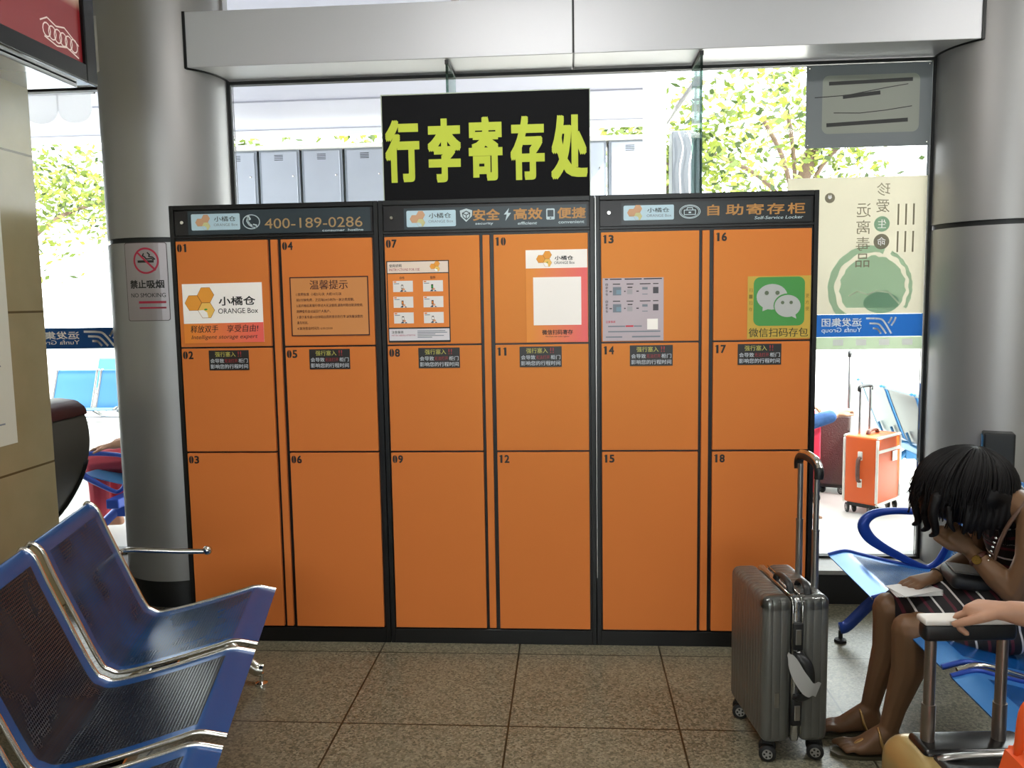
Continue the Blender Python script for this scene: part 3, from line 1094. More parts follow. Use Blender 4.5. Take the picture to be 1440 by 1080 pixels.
# no-smoking sign wrapped on the left column
t = thing('no_smoking_sign', 'silver no-smoking plate with red ring on the round column', 'sign', (CL[0], CL[1] - CRAD, 1.42))
d = Decal()
m_ns = mat('silver_plate', '#9d9496', 0.35, 0.3)
Wd, Hd = 0.212, 0.37
d.rrect(0, 0, Wd, Hd, 0.012, mat('plate_edge', '#4a3c3e', 0.5), 1)
d.rrect(0.003, 0.003, Wd - 0.003, Hd - 0.003, 0.011, m_ns, 2)
d.ring(0.112, 0.284, 0.062, 0.062, 0.009, mat('ring_crimson', '#b0203f', 0.5), 3, 36)
d.rect(0.072, 0.275, 0.150, 0.286, M_INK, 3)
d.line([(0.104, 0.318), (0.098, 0.308), (0.108, 0.302), (0.116, 0.292), (0.140, 0.294), (0.150, 0.288)], 0.006, M_INK, 3)
d.line([(0.122, 0.322), (0.132, 0.312), (0.128, 0.304), (0.146, 0.300), (0.156, 0.290)], 0.006, M_INK, 3)
d.line([(0.070, 0.326), (0.156, 0.240)], 0.009, mat('ring_crimson', '#b0203f'), 4)
d.text('禁止吸烟', 0.024, 0.154, 0.192, 0.194, M_INK, 3, 0.03)
d.text('NO SMOKING', 0.026, 0.112, 0.196, 0.132, M_INK, 3, 0.01)
d.rect(0.066, 0.083, 0.196, 0.094, mat('ring_crimson', '#b0203f'), 3)
d.rect(0.068, 0.058, 0.196, 0.066, mat('ring_crimson', '#b0203f'), 3)
d.build_wrapped('plate', t, CL, CRAD + 0.0012, R(-110.0), 1.418)

# ------------------------------------------------------------------ steel benches
M_BLUE = mat('bench_blue', '#104c8c', 0.25, 0.25, spec=0.5)
M_BLUEM = perforated('bench_blue_mesh', '#104a86', '#0a2440', '#0c283e')
M_DARKM = perforated('bench_worn_mesh', '#1d2430', '#090b10', '#2c333e')
M_BLUED = mat('bench_blue_tube', '#1d3f96', 0.3, 0.2)
M_SKYB = mat('bench_pale_blue', '#3f7fc4', 0.25, 0.35)
M_SKYM = perforated('bench_pale_mesh', '#4a86c8', '#142a4a', '#7d9cc0', 0.19)
M_SKYO = mat('outdoor_bench_blue', '#4486ba', 0.35, 0.2)
M_RUB = mat('black_rubber', '#131313', 0.6)

PROFILE = [(-0.640, 0.790), (-0.628, 0.800), (-0.600, 0.777), (-0.572, 0.700), (-0.521, 0.570), (-0.462, 0.425), (-0.435, 0.395), (-0.390, 0.384), (-0.250, 0.410), (-0.120, 0.442), (-0.065, 0.454), (0.0, 0.438)]
def seat_shell(y0, y1, dz=0.0, two=True, n=4, prof=PROFILE):
    """one pressed steel seat: rim (slot 0) and perforated field (slot 1); UV in metres"""
    P = spline([(x, 0, z + dz) for x, z in prof], n)
    L = [0.0]
    for a, c in zip(P[:-1], P[1:]):
        L.append(L[-1] + (c - a).length)
    ys = [y0, y0 + (0.045 if y1 > y0 else -0.045), y1 - (0.045 if y1 > y0 else -0.045), y1]
    bm = bmesh.new()
    uvl = bm.loops.layers.uv.new('UVMap')
    top, bot = [], []
    for i, p in enumerate(P):
        t = (P[min(i + 1, len(P) - 1)] - P[max(i - 1, 0)]).normalized()
        nrm = Vector((-t.z, 0, t.x))
        top.append([bm.verts.new((p.x, y, p.z)) for y in ys])
        bot.append([bm.verts.new((p.x - nrm.x * 0.006, y, p.z - nrm.z * 0.006)) for y in ys])
    total = L[-1]
    def face(vs, uvs, mi):
        f = bm.faces.new(vs)
        f.material_index = mi
        for lp, uv in zip(f.loops, uvs):
            lp[uvl].uv = uv
    for i in range(len(P) - 1):
        for j in range(3):
            inner = j == 1 and 0.07 < (L[i] + L[i + 1]) / 2 < total - 0.075
            uv = [(ys[j], L[i]), (ys[j + 1], L[i]), (ys[j + 1], L[i + 1]), (ys[j], L[i + 1])]
            mi = 1 if (inner and two) else 0
            face((top[i][j], top[i][j + 1], top[i + 1][j + 1], top[i + 1][j]), uv, mi)
            face((bot[i][j], bot[i + 1][j], bot[i + 1][j + 1], bot[i][j + 1]), [uv[0], uv[3], uv[2], uv[1]], mi)
        for j in (0, 3):
            face((top[i][j], top[i + 1][j], bot[i + 1][j], bot[i][j]), [(0, 0)] * 4, 0)
    for i in (0, len(P) - 1):
        for j in range(3):
            face((top[i][j], top[i][j + 1], bot[i][j + 1], bot[i][j]), [(0, 0)] * 4, 0)
    bmesh.ops.recalc_face_normals(bm, faces=list(bm.faces))
    return bm, P

def bench(t, seats, ysgn, mats, rail_m, leg_m, dz=0.0, pitch=0.557, width=0.50, legs=(-0.13,), rail_r=0.008, mesh_list=None, trim=True):
    """row of seats; local +x is the way the sitter faces, seats run along ysgn*y"""
    for i in range(seats):
        y0 = ysgn * i * pitch
        y1 = y0 + ysgn * width
        bm, P = seat_shell(y0, y1, dz)
        mm = mesh_list[i] if mesh_list else mats[1]
        build('seat_shell', bm, [mats[0], mm], t, smooth=True, angle=50)
        if trim:
            for y in (y0, y1):
                b = BM()
                tube(b, [(p.x, y, p.z + 0.001) for p in P], rail_r, 8)
                build('side_rail', b, rail_m, t, smooth=True, angle=60)
    L0, L1 = ysgn * (-0.14), ysgn * (seats * pitch + 0.02)
    b = BM(); box(b, -0.36, -0.28, min(L0, L1), max(L0, L1), 0.27 + dz, 0.33 + dz, 0, 0.008); build('beam_tube', b, leg_m, t)
    for i in range(seats):
        for fy in (0.12, 0.38):
            b = BM()
            y = ysgn * (i * pitch + fy)
            tube(b, [(-0.505, y, 0.47 + dz), (-0.47, y, 0.38 + dz), (-0.42, y, 0.352 + dz), (-0.32, y, 0.345 + dz), (-0.20, y, 0.398 + dz)], 0.010, 8)
            build('seat_bracket', b, leg_m, t, smooth=True, angle=60)
    for ly in legs:
        y = ysgn * ly
        b = BM()
        tube(b, spline([(-0.66, y, 0.035), (-0.58, y, 0.05), (-0.40, y, 0.20), (-0.32, y, 0.25), (-0.22, y, 0.18), (-0.12, y, 0.075), (-0.085, y, 0.06)], 4), 0.018, 8, sx=1.5, up=(0, 0, 1))
        box(b, -0.35, -0.29, y - 0.02, y + 0.02, 0.2, 0.28 + dz)
        lg = build('leg', b, leg_m, t, smooth=True, angle=50)
        for x in (-0.645, -0.09):
            b = BM(); lathe(b, [(0.0, 0.05), (0.009, 0.05), (0.009, 0.018), (0.024, 0.012), (0.026, 0.0), (0.0, 0.0)][::-1], (x, y), 16)
            build('foot_glide', b, M_CHROME if leg_m is not M_BLUED else M_RUB, lg, smooth=True, angle=40)

LB_ROT = math.atan2(0.233, 0.972)
lb = thing('waiting_bench', 'dark blue steel bench with chrome rails, backing on the beige pillar', 'bench', (0.600, -0.555, 0), LB_ROT, 'steel waiting benches')
bench(lb, 4, -1, (M_BLUE, M_BLUEM), M_CHROME, M_CHROME, 0.0, 0.557, 0.50, (-0.16, 1.6), 0.0075, [M_BLUEM, M_DARKM, M_DARKM, M_DARKM])
b = BM()
AY = 0.02
tube(b, spline([(-0.555, AY, 0.56), (-0.545, AY, 0.595), (-0.515, AY, 0.615), (-0.43, AY, 0.609), (-0.34, AY, 0.600), (-0.25, AY, 0.594)], 5), 0.0105, 10)
am = build('armrest', b, M_CHROME, lb, smooth=True, angle=60)
b = BM(); bmesh.ops.create_uvsphere(b, u_segments=16, v_segments=10, radius=0.017, matrix=Matrix.Translation((-0.238, AY, 0.597)))
build('end_knob', b, M_CHROME, am, smooth=True)

rb = thing('waiting_bench', 'bright blue steel bench on which the woman in the striped dress sits', 'bench', (2.757, -0.03, 0), math.pi, 'steel waiting benches')
bench(rb, 4, 1, (M_SKYB, M_SKYM), M_BLUED, M_BLUED, -0.022, 0.558, 0.50, (-0.10, 1.65), 0.0085, [M_SKYM, M_BLUE, M_BLUE, M_BLUE])
LOOP = [(-0.494, 0.560), (-0.44, 0.590), (-0.352, 0.600), (-0.24, 0.602), (-0.17, 0.586), (-0.138, 0.545), (-0.160, 0.495), (-0.210, 0.455), (-0.28, 0.415), (-0.36, 0.375), (-0.405, 0.365), (-0.445, 0.400), (-0.485, 0.490)]
def loop_arm(t, y, m, dz=0.0, dx=0.0):
    b = BM()
    P = spline([(x + dx, y, z + dz) for x, z in LOOP + LOOP[:1]], 5)[:-1]
    rr = [r_.x for r_ in spline([(q, 0, 0) for q in (0.012, 0.013, 0.014, 0.015, 0.019, 0.024, 0.024, 0.020, 0.017, 0.014, 0.013, 0.012, 0.012, 0.012)], 5)][:-1]
    tube(b, P, rr, 10, closed=True, sx=0.8, up=(0, 1, 0.001))
    return build('armrest', b, m, t, smooth=True, angle=60)
loop_arm(rb, 0.0, M_BLUED)
for y in (0.53, 1.087):
    b = BM(); tube(b, spline([(-0.03, y, 0.42), (-0.10, y, 0.435), (-0.22, y, 0.40), (-0.38, y, 0.36)], 4), 0.010, 8); build('chrome_link', b, M_CHROME, rb, smooth=True, angle=60)

# black box fixed on the right column
a = math.atan2(0.42 - CR[1], 3.60 - CR[0])
t = thing('charging_box', 'small black box fixed on the column above the bench back', 'box', (3.612, 0.36, 0.69))
b = BM(); box(b, -0.062, 0.062, -0.05, 0.045, 0.0, 0.175, 0, 0.008, 3)
M_ = Matrix.Rotation(R(-20), 4, 'Z')
b.transform(M_); build('housing', b, mat('box_black', '#0f1114', 0.4), t)
b = BM(); box(b, -0.066, -0.0625, -0.03, 0.03, 0.015, 0.16, 0, 0.001, 1); b.transform(M_); build('blue_highlight', b, mat('box_highlight', '#2d6ea0', 0.4), t)  # thin blue strip: the vertical highlight on the box side, put in as colour

# ------------------------------------------------------------------ dark moulded chair behind the pillar
t = thing('massage_chair', 'dark grey moulded chair with maroon top, between beige pillar and column', 'chair', (-1.02, 0.18, 0), 0)
DX = -0.056
b = BM()
prof = spline([(-0.74, 0, 1.040), (-0.64, 0, 1.030), (-0.588, 0, 0.985), (-0.567, 0, 0.90), (-0.572, 0, 0.80), (-0.604, 0, 0.695), (-0.655, 0, 0.60), (-0.73, 0, 0.50), (-0.84, 0, 0.40)], 5)
poly = [(p.x + DX, p.z) for p in prof] + [(-1.02, 0.42), (-0.98, 0.60), (-0.95, 0.80), (-0.93, 1.0), (-0.88, 1.04)]
prism(b, poly, -0.02, 0.34)
bmesh.ops.bevel(b, geom=[e for e in b.edges if abs(e.verts[0].co.y - e.verts[1].co.y) < 1e-5], offset=0.03, segments=4, affect='EDGES', profile=0.5)
build('back_shell', b, mat('moulded_grey', '#57534b', 0.4), t, smooth=True, angle=40, world=True)
b = BM()
prof2 = [(-0.80, 1.052), (-0.70, 1.056), (-0.62, 1.045), (-0.575, 1.01), (-0.568, 0.975), (-0.60, 0.985), (-0.66, 1.005), (-0.80, 1.01)]
prism(b, [(x + DX, z) for x, z in prof2], -0.03, 0.345)
bmesh.ops.bevel(b, geom=list(b.edges), offset=0.006, segments=2, affect='EDGES')
build('headrest', b, mat('maroon_leather', '#4a1d1b', 0.4), t, smooth=True, angle=50, world=True)
b = BM()
tube(b, [(p.x + DX - 0.004, 0.325, p.z) for p in prof if 0.41 < p.z < 0.76], 0.016, 8)
build('edge_trim', b, M_RUB, t, world=True, smooth=True)
b = BM(); box(b, -1.75, -0.90, -0.04, 0.36, 0.0, 0.40, 0, 0.05, 4); build('seat_base', b, mat('chair_dark', '#26221f', 0.5), t, smooth=True, angle=40, world=True)
b = BM(); tube(b, [(-1.02, -0.01, 0.56), (-1.10, -0.01, 0.60), (-1.55, -0.01, 0.60), (-1.60, -0.01, 0.40)], 0.03, 10); build('arm_pad', b, mat('maroon_leather', '#4a1d1b'), t, smooth=True, angle=50, world=True)

# ------------------------------------------------------------------ lightbox and paper on the pillar
t = thing('advert_lightbox', 'black-framed red lightbox high on the beige pillar', 'sign', (-0.35, -0.86, 2.33))
b = BM()
box(b, -0.348, -0.120, -1.44, -0.30, 2.335, 2.98, 0, 0.006, 2)
build('case', b, mat('lightbox_case', '#0e0f12', 0.2, spec=0.3), t, world=True)
b = BM()
box(b, -0.122, -0.104, -1.44, -0.365, 2.33, 2.395, 0, 0.004, 2)
box(b, -0.122, -0.104, -1.44, -0.365, 2.92, 2.985, 0, 0.004, 2)
box(b, -0.122, -0.104, -0.365, -0.295, 2.33, 2.985, 0, 0.004, 2)
build('front_frame', b, mat('lightbox_frame', '#0b0b0c', 0.25, spec=0.25), t, world=True)
b = BM(); box(b, -0.40, -0.16, -1.40, -0.34, 2.318, 2.3345, 0, 0.003, 1)
build('under_tray', b, mat('under_tray', '#c9ccd2', 0.2, 0.6), t, world=True)
m_lb = grad_mat('lightbox_picture', '#74161a', '#b39a86', 2, 0.255, 0.30)
bb = m_lb.node_tree.nodes['Principled BSDF']
m_lb.node_tree.links.new(bb.inputs['Base Color'].links[0].from_socket, bb.inputs['Emission Color'])
bb.inputs['Emission Strength'].default_value = 0.12
d = Decal()
d.rect(0, 0, 1.075, 0.525, m_lb, 0)
sc = mat('scribble_white', '#e6d3cb', 0.5)
for i in range(6):
    x = 0.865 + i * 0.032
    d.ring(x, 0.062 - 0.002 * i, 0.024, 0.026, 0.005, sc, 1, 12)
d.line([(0.83, 0.085), (0.87, 0.105), (0.92, 0.09), (0.97, 0.10), (1.055, 0.06)], 0.005, sc, 2)
d.line([(0.85, 0.036), (0.92, 0.022), (0.98, 0.034), (1.05, 0.015)], 0.005, sc, 2)
d.build('picture_panel', t, (-0.1195, -1.44, 2.395), right=(0, 1, 0))

t = thing('paper_notice', 'white printed paper stuck on the side of the beige pillar', 'paper', (-0.349, -0.80, 1.02))
d = Decal()
d.slab(0, 0, 0.42, 0.96, mat('notice_paper', '#c9ccbf', 0.5), 0.001)
for i in range(26):
    y = 0.60 - i * 0.021
    if i in (6, 13, 20):
        continue
    d.rect(0.03, y, 0.36 - (i * 7 % 5) * 0.03, y + 0.006, M_GREY, 1)
d.build('sheet', t, (-0.3485, -0.985, 0.995), right=(0, 1, 0))

# ------------------------------------------------------------------ things on the glass
M_CREAM = mat('film_cream', '#dedacd', 0.6, transl=0.62)
M_FILMG = mat('film_green', '#b4d2bc', 0.6, transl=0.6)
M_FILMG2 = mat('film_green_dark', '#9fc4ae', 0.6, transl=0.6)
M_FILMB = mat('film_blue', '#1d5ea8', 0.5, transl=0.35)
M_FILMW = mat('film_white', '#ffffff', 0.6, transl=0.1)
M_FILMT = mat('film_taupe', '#8d8876', 0.6, transl=0.25)
M_FILMP = mat('film_pale_green', '#dfe9d6', 0.6, transl=0.5)
def group_strip(d, x0, y0, x1, y1):
    """blue strip seen from behind: mirrored company name and winged emblem"""
    w, h = x1 - x0, y1 - y0
    d.rect(x0, y0, x1, y1, M_FILMB, 1)
    d.text('运发集团', x0 + 0.10 * w, y0 + 0.46 * h, x0 + 0.46 * w, y0 + 0.84 * h, M_FILMW, 2, 0.02, mirror=True)
    d.text('Yunfa Group', x0 + 0.10 * w, y0 + 0.14 * h, x0 + 0.46 * w, y0 + 0.42 * h, M_FILMW, 2, 0.015, mirror=True)
    ex, ey = x0 + 0.50 * w, y0 + 0.14 * h
    ew, eh = 0.26 * w, 0.70 * h
    E_ = lambda pts: [(ex + p * ew, ey + q * eh) for p, q in pts]
    for pts in ([(0.0, 0.96), (0.42, 0.93), (0.60, 0.76), (0.86, 0.0)], [(0.12, 0.64), (0.38, 0.61), (0.50, 0.46), (0.68, 0.0)], [(0.24, 0.32), (0.36, 0.29), (0.43, 0.18), (0.50, 0.0)], [(1.0, 1.0), (0.95, 0.76), (0.86, 0.50)], [(0.86, 1.0), (0.81, 0.80), (0.76, 0.66)]):
        d.line([(p.x, p.y) for p in spline([(x, y, 0) for x, y in E_(pts)], 3)], 0.062 * ew, M_FILMW, 2)

t = thing('window_poster', 'cream and green film with blue strip stuck on the glass, seen reversed', 'poster', (3.1, YG - 0.01, 1.22))
d = Decal()
X0 = 2.755
d.slab(0, 0.173, 3.410 - X0, 0.832, M_CREAM, 0.001)
d.slab(0, 0.0, 3.410 - X0, 0.062, M_FILMP, 0.001)
# brush ring and lotus field of pale green
cx, cy = 0.400, 0.300
for (r0, r1, a0, a1) in ((0.205, 0.172, 70, 232), (0.205, 0.188, -30, 60)):
    pts = []
    for k in range(25):
        a = R(a0 + (a1 - a0) * k / 24)
        rr = r0 + 0.002 * math.sin(k * 2.1)
        pts.append((cx + rr * math.cos(a) * 0.98, max(0.174, cy + rr * math.sin(a))))
    for k in range(24, -1, -1):
        a = R(a0 + (a1 - a0) * k / 24)
        rr = r1 + 0.004 * math.sin(k * 1.3)
        pts.append((cx + rr * math.cos(a) * 0.98, max(0.174, cy + rr * math.sin(a))))
    for k in range(24):
        q = [pts[k], pts[k + 1], pts[48 - k], pts[49 - k]]
        d.poly(q, M_FILMG, 1)
field = []
for k in range(40):
    a = R(-38 + 256 * k / 39)
    rr = 0.155 + 0.003 * math.sin(k * 1.7) + 0.003 * math.sin(k * 4.1)
    field.append((cx + 0.012 + rr * math.cos(a), max(0.175, cy + rr * math.sin(a))))
d.poly(field, M_FILMG, 1)
d.ell(cx + 0.055, 0.228, 0.085, 0.052, M_FILMG2, 2)
d.line([(cx - 0.10, 0.262), (cx - 0.06, 0.284), (cx - 0.01, 0.268), (cx + 0.03, 0.286), (cx + 0.09, 0.276), (cx + 0.14, 0.222)], 0.008, M_FILMP, 3)
for i, ch in enumerate('珍爱'):
    d.text(ch, 0.420, 0.740 - i * 0.078, 0.482, 0.802 - i * 0.078, M_FILMT, 2, 0.0, mirror=True)
d.ell(0.448, 0.606, 0.037, 0.037, M_FILMG2, 2)
d.text('生', 0.428, 0.586, 0.468, 0.628, M_FILMW, 3, 0.01, mirror=True)
d.ell(0.448, 0.522, 0.037, 0.037, M_FILMT, 2)
d.text('命', 0.428, 0.502, 0.468, 0.544, M_FILMW, 3, 0.01, mirror=True)
for i, ch in enumerate('远离毒品'):
    d.text(ch, 0.328, 0.640 - i * 0.080, 0.394, 0.706 - i * 0.080, M_FILMT, 2, 0.0, mirror=True)
d.ell(0.200, 0.735, 0.024, 0.024, M_FILMT, 2)
d.poly([(0.190, 0.738), (0.195, 0.752), (0.200, 0.742), (0.205, 0.752), (0.210, 0.738), (0.204, 0.730), (0.196, 0.730)][::-1], M_FILMW, 3)
for i in range(3):
    for j in range(2):
        d.rect(0.520 + i * 0.036, 0.600 - j * 0.130, 0.528 + i * 0.036, 0.700 - j * 0.130, M_FILMT, 2)
for x in (0.23, 0.34, 0.45, 0.56):
    d.rect(x, 0.02, x + 0.05, 0.05, M_FILMW, 1)
group_strip(d, 0.12, 0.0625, 3.410 - X0, 0.1725)
d.rect(0, 0.0625, 0.12, 0.1725, M_FILMB, 1)
d.build('film', t, (X0, YG - 0.0055, 1.220))

t = thing('window_film', 'blue film strip with reversed lettering on the glass beyond the massage chair', 'poster', (-1.0, YG - 0.01, 1.27))
d = Decal()
d.slab(0, 0, 0.70, 0.110, M_FILMB, 0.001)
group_strip(d, 0.0, 0.0005, 0.70, 0.1095)
d.build('film', t, (-1.19, YG - 0.0055, 1.271))

t = thing('grey_board', 'grey board with strips of black tape fixed high on the glass', 'board', (3.12, YG - 0.02, 2.19))
M_BOARD = mat('grey_translucent_board', '#83898c', 0.5, transl=0.16, noise=(3, 0.12))
b = BM(); box(b, 2.830, 3.411, 0.700, 0.706, 2.190, 2.574, 0, 0.001, 1); build('board', b, M_BOARD, t, world=True)
d = Decal()
m_tape = mat('black_tape', '#1d1f1e', 0.5)
d.line([(2.938, 2.488), (3.318, 2.497)], 0.017, m_tape, 1)
d.line([(3.004, 2.425), (3.170, 2.440)], 0.018, m_tape, 1)
d.line([(2.930, 2.296), (3.300, 2.311)], 0.018, m_tape, 1)
d.line([(2.87, 2.425), (3.02, 2.432), (3.20, 2.462), (3.30, 2.476)], 0.004, m_tape, 2)
d.line([(2.96, 2.352), (3.08, 2.348), (3.20, 2.358), (3.32, 2.374)], 0.004, m_tape, 2)
d.rrect(2.905, 2.255, 3.355, 2.525, 0.03, mat('board_mark', '#a3a79c', 0.5, transl=0.16, noise=(4, 0.15)), 0.5)
d.build('tape_strips', t, (0, 0.6995, 0))
for x, z in ((2.845, 2.56), (3.397, 2.565), (2.842, 2.204), (3.395, 2.206)):
    b = BM(); lathe(b, [(0, 0.004), (0.004, 0.003), (0.005, 0)][::-1], (0, 0), 10)
    b.transform(Matrix.Translation((x, 0.6998, z)) @ Matrix.Rotation(R(90), 4, 'X'))
    build('corner_stud', b, M_CHROME, t, world=True)

# ------------------------------------------------------------------ suitcases
def ribbed(name, col, rough, metal, pitch):
    """ribs pressed into a hard shell"""
    m = mat(name, col, rough, metal)
    nt = m.node_tree
    b = nt.nodes['Principled BSDF']
    tc = N(nt, 'ShaderNodeTexCoord')
    so = N(nt, 'ShaderNodeSeparateXYZ'); nt.links.new(tc.outputs['Object'], so.inputs[0])
    sn = N(nt, 'ShaderNodeSeparateXYZ'); nt.links.new(tc.outputs['Normal'], sn.inputs[0])
    ny = math_node(nt, 'GREATER_THAN', math_node(nt, 'ABSOLUTE', sn.outputs[1]), 0.7)
    mx = N(nt, 'ShaderNodeMix', data_type='FLOAT')
    nt.links.new(ny, mx.inputs[0]); nt.links.new(so.outputs[1], mx.inputs[2]); nt.links.new(so.outputs[0], mx.inputs[3])
    s = math_node(nt, 'SINE', math_node(nt, 'MULTIPLY', mx.outputs[0], 2 * math.pi / pitch))
    s = math_node(nt, 'POWER', math_node(nt, 'ABSOLUTE', s), 0.5)
    bp = N(nt, 'ShaderNodeBump')
    bp.inputs['Strength'].default_value = 0.6
    bp.inputs['Distance'].default_value = 0.004
    nt.links.new(s, bp.inputs['Height'])
    nt.links.new(bp.outputs['Normal'], b.inputs['Normal'])
    return m

def wheel(t, x, y, r_=0.026, w=0.018, ang=0.3):
    b = BM()
    box(b, -0.016, 0.016, -0.020, 0.020, 2 * r_ - 0.004, 2 * r_ + 0.020, 0, 0.004)
    for s in (-1, 1):
        box(b, s * 0.012 - 0.003, s * 0.012 + 0.003, -0.012, 0.012, r_, 2 * r_, 0, 0.002, 1)
    b.transform(Matrix.Translation((x, y, 0)) @ Matrix.Rotation(ang, 4, 'Z'))
    fk = build('wheel_fork', b, M_RUB, t)
    for s in (-1, 1):
        b = BM()
        cx = s * (0.016 + w / 2)
        tube(b, [(cx - w / 2, 0, r_), (cx - w / 2 + 0.003, 0, r_), (cx + w / 2 - 0.003, 0, r_), (cx + w / 2, 0, r_)], [r_ * 0.86, r_, r_, r_ * 0.86], 24, 0)
        tube(b, [(cx + s * (w / 2 - 0.001), 0, r_), (cx + s * (w / 2 + 0.0015), 0, r_)], [r_ * 0.62, r_ * 0.58], 20, 1)
        for k in range(5):
            a = 2 * math.pi * k / 5
            tube(b, [(cx + s * (w / 2 + 0.001), r_ * 0.36 * math.cos(a), r_ + r_ * 0.36 * math.sin(a)), (cx + s * (w / 2 + 0.0022), r_ * 0.36 * math.cos(a), r_ + r_ * 0.36 * math.sin(a))], r_ * 0.13, 8, 0)
        b.transform(Matrix.Translation((x, y, 0)) @ Matrix.Rotation(ang, 4, 'Z'))
        build('wheel', b, [M_RUB, M_STEEL], fk, smooth=True, angle=40)

def shell(x0, x1, y0, y1, z0, z1, r_, seg=5):
    b = BM()
    box(b, x0, x1, y0, y1, z0, z1, 0, r_, seg)
    return b

# silver suitcase: thickness on x, length on y, narrow side with the locks towards -y
SB = (2.403, -0.885, 0)
t = thing('suitcase', 'silver ribbed hard suitcase with raised handle, standing before door 18', 'suitcase', SB, R(6.5), 'trolley suitcases')
M_SILV = ribbed('silver_shell', '#6c6c68', 0.36, 0.5, 0.052)
TH, LN, HT, ZB = 0.108, 0.345, 0.545, 0.062
build('shell_half', shell(-TH, -0.014, 0, LN, ZB, HT, 0.026), M_SILV, t, smooth=True, angle=50)
build('shell_half', shell(0.014, TH, 0, LN, ZB, HT, 0.026), M_SILV, t, smooth=True, angle=50)
b = BM(); box(b, -0.014, 0.014, 0.002, LN - 0.002, ZB + 0.002, HT - 0.002, 0, 0.012, 4)
build('frame_band', b, mat('silver_band', '#b7b8b8', 0.25, 0.9), t, smooth=True, angle=50)
b = BM()
for x in (-0.0155, 0.0155):
    P = [(x, 0.03, HT + 0.0008), (x, 0.012, HT - 0.006), (x, -0.001, HT - 0.028), (x, -0.0012, ZB + 0.03)]
    tube(b, P, 0.0022, 6)
    tube(b, [(x, 0.03, HT + 0.0008), (x, LN - 0.03, HT + 0.0008)], 0.0022, 6)
build('edge_bead', b, M_CHROME, t, smooth=True)
for z0, z1 in ((0.375, 0.465), (0.125, 0.215)):
    b = BM(); box(b, -0.017, 0.017, -0.009, 0.004, z0, z1, 0, 0.005, 3); lk = build('lock_plate', b, M_RUB, t, smooth=True, angle=40)
    b = BM(); box(b, -0.009, 0.009, -0.013, -0.008, z0 + 0.02, z1 - 0.02, 0, 0.002, 2); build('latch', b, M_STEEL, lk)
# side carry handle
b = BM()
tube(b, spline([(0.004, 0, 0.362), (0.006, -0.022, 0.358), (0.022, -0.034, 0.335), (0.028, -0.036, 0.29), (0.022, -0.034, 0.245), (0.006, -0.022, 0.224), (0.004, 0, 0.220)], 4), 0.009, 10, sx=1.9, up=(1, 0, 0))
build('side_handle', b, mat('handle_black', '#121314', 0.45), t, smooth=True, angle=60)
for z in (0.366, 0.217):
    b = BM()
    bmesh.ops.create_uvsphere(b, u_segments=12, v_segments=8, radius=0.009, matrix=Matrix.Translation((0.004, -0.004, z)))
    build('handle_mount', b, M_CHROME, t, smooth=True)
# airline tag wound on the side handle
b = BM()
pts = spline([(-0.036, -0.018, 0.372), (-0.026, -0.026, 0.345), (-0.004, -0.046, 0.300), (0.022, -0.055, 0.268), (0.040, -0.052, 0.270), (0.052, -0.046, 0.262)], 4)
wv = [0.006, 0.008, 0.012, 0.018, 0.022, 0.026, 0.028, 0.028, 0.028, 0.028, 0.028, 0.026, 0.024, 0.024, 0.024, 0.024, 0.024, 0.024, 0.024, 0.024, 0.024]
va = [b.verts.new(p + Vector((0.35, 0, 0.9)).normalized() * wv[i]) for i, p in enumerate(pts)]
vb = [b.verts.new(p - Vector((0.35, 0, 0.9)).normalized() * wv[i]) for i, p in enumerate(pts)]
for i in range(len(pts) - 1):
    b.faces.new((va[i], va[i + 1], vb[i + 1], vb[i]))
bmesh.ops.solidify(b, geom=list(b.faces), thickness=0.0012)
build('luggage_tag', b, mat('tag_paper', '#cfcecb', 0.5), t, smooth=True, angle=40)
b = BM(); box(b, -0.070, -0.056, -0.0025, 0.001, 0.185, 0.235, 0, 0.001, 1); build('maker_badge', b, M_STEEL, t)
# top handles
for x, y0, y1 in ((0.0, 0.06, 0.19), (0.045, 0.03, 0.12)):
    b = BM()
    tube(b, spline([(x, y0, HT - 0.002), (x, y0 + 0.015, HT + 0.018), (x, (y0 + y1) / 2, HT + 0.026), (x, y1 - 0.015, HT + 0.018), (x, y1, HT - 0.002)], 4), 0.007, 10, sx=1.8, up=(1, 0, 0))
    build('top_handle', b, mat('handle_black', '#121314'), t, smooth=True, angle=60)
# plastic wrap left on the top corners
b = BM()
box(b, -0.1085, 0.1085, -0.0015, 0.06, 0.485, HT + 0.0012, 0, 0.027, 5)
wrap = glass_mat('clear_wrap', (0.93, 0.94, 0.94), 1.5)
build('plastic_wrap', b, wrap, t, smooth=True, angle=50)
# trolley
for y in (0.10, 0.235):
    b = BM()
    cyl(b, (0.094, y, HT - 0.06), (0.094, y, 0.73), 0.0115, None, 14)
    cyl(b, (0.094, y, 0.73), (0.094, y, 0.735), 0.0125, None, 14)
    cyl(b, (0.094, y, 0.735), (0.094, y, 0.925), 0.0092, None, 14)
    build('trolley_pole', b, M_STEEL, t, smooth=True, angle=40)
b = BM()
tube(b, spline([(0.094, 0.085, 0.905), (0.094, 0.085, 0.930), (0.094, 0.105, 0.950), (0.094, 0.168, 0.958), (0.094, 0.230, 0.952), (0.094, 0.252, 0.930), (0.094, 0.250, 0.905)], 4), 0.014, 12, sx=1.1, up=(1, 0, 0))
gr = build('trolley_grip', b, mat('handle_black', '#121314'), t, smooth=True, angle=60)
b = BM()
tube(b, spline([(0.094, 0.080, 0.938), (0.094, 0.105, 0.9625), (0.094, 0.168, 0.971), (0.094, 0.230, 0.965)], 4), 0.008, 10, sx=1.4, up=(1, 0, 0))
build('grip_cap', b, M_CHROME, gr, smooth=True, angle=60)
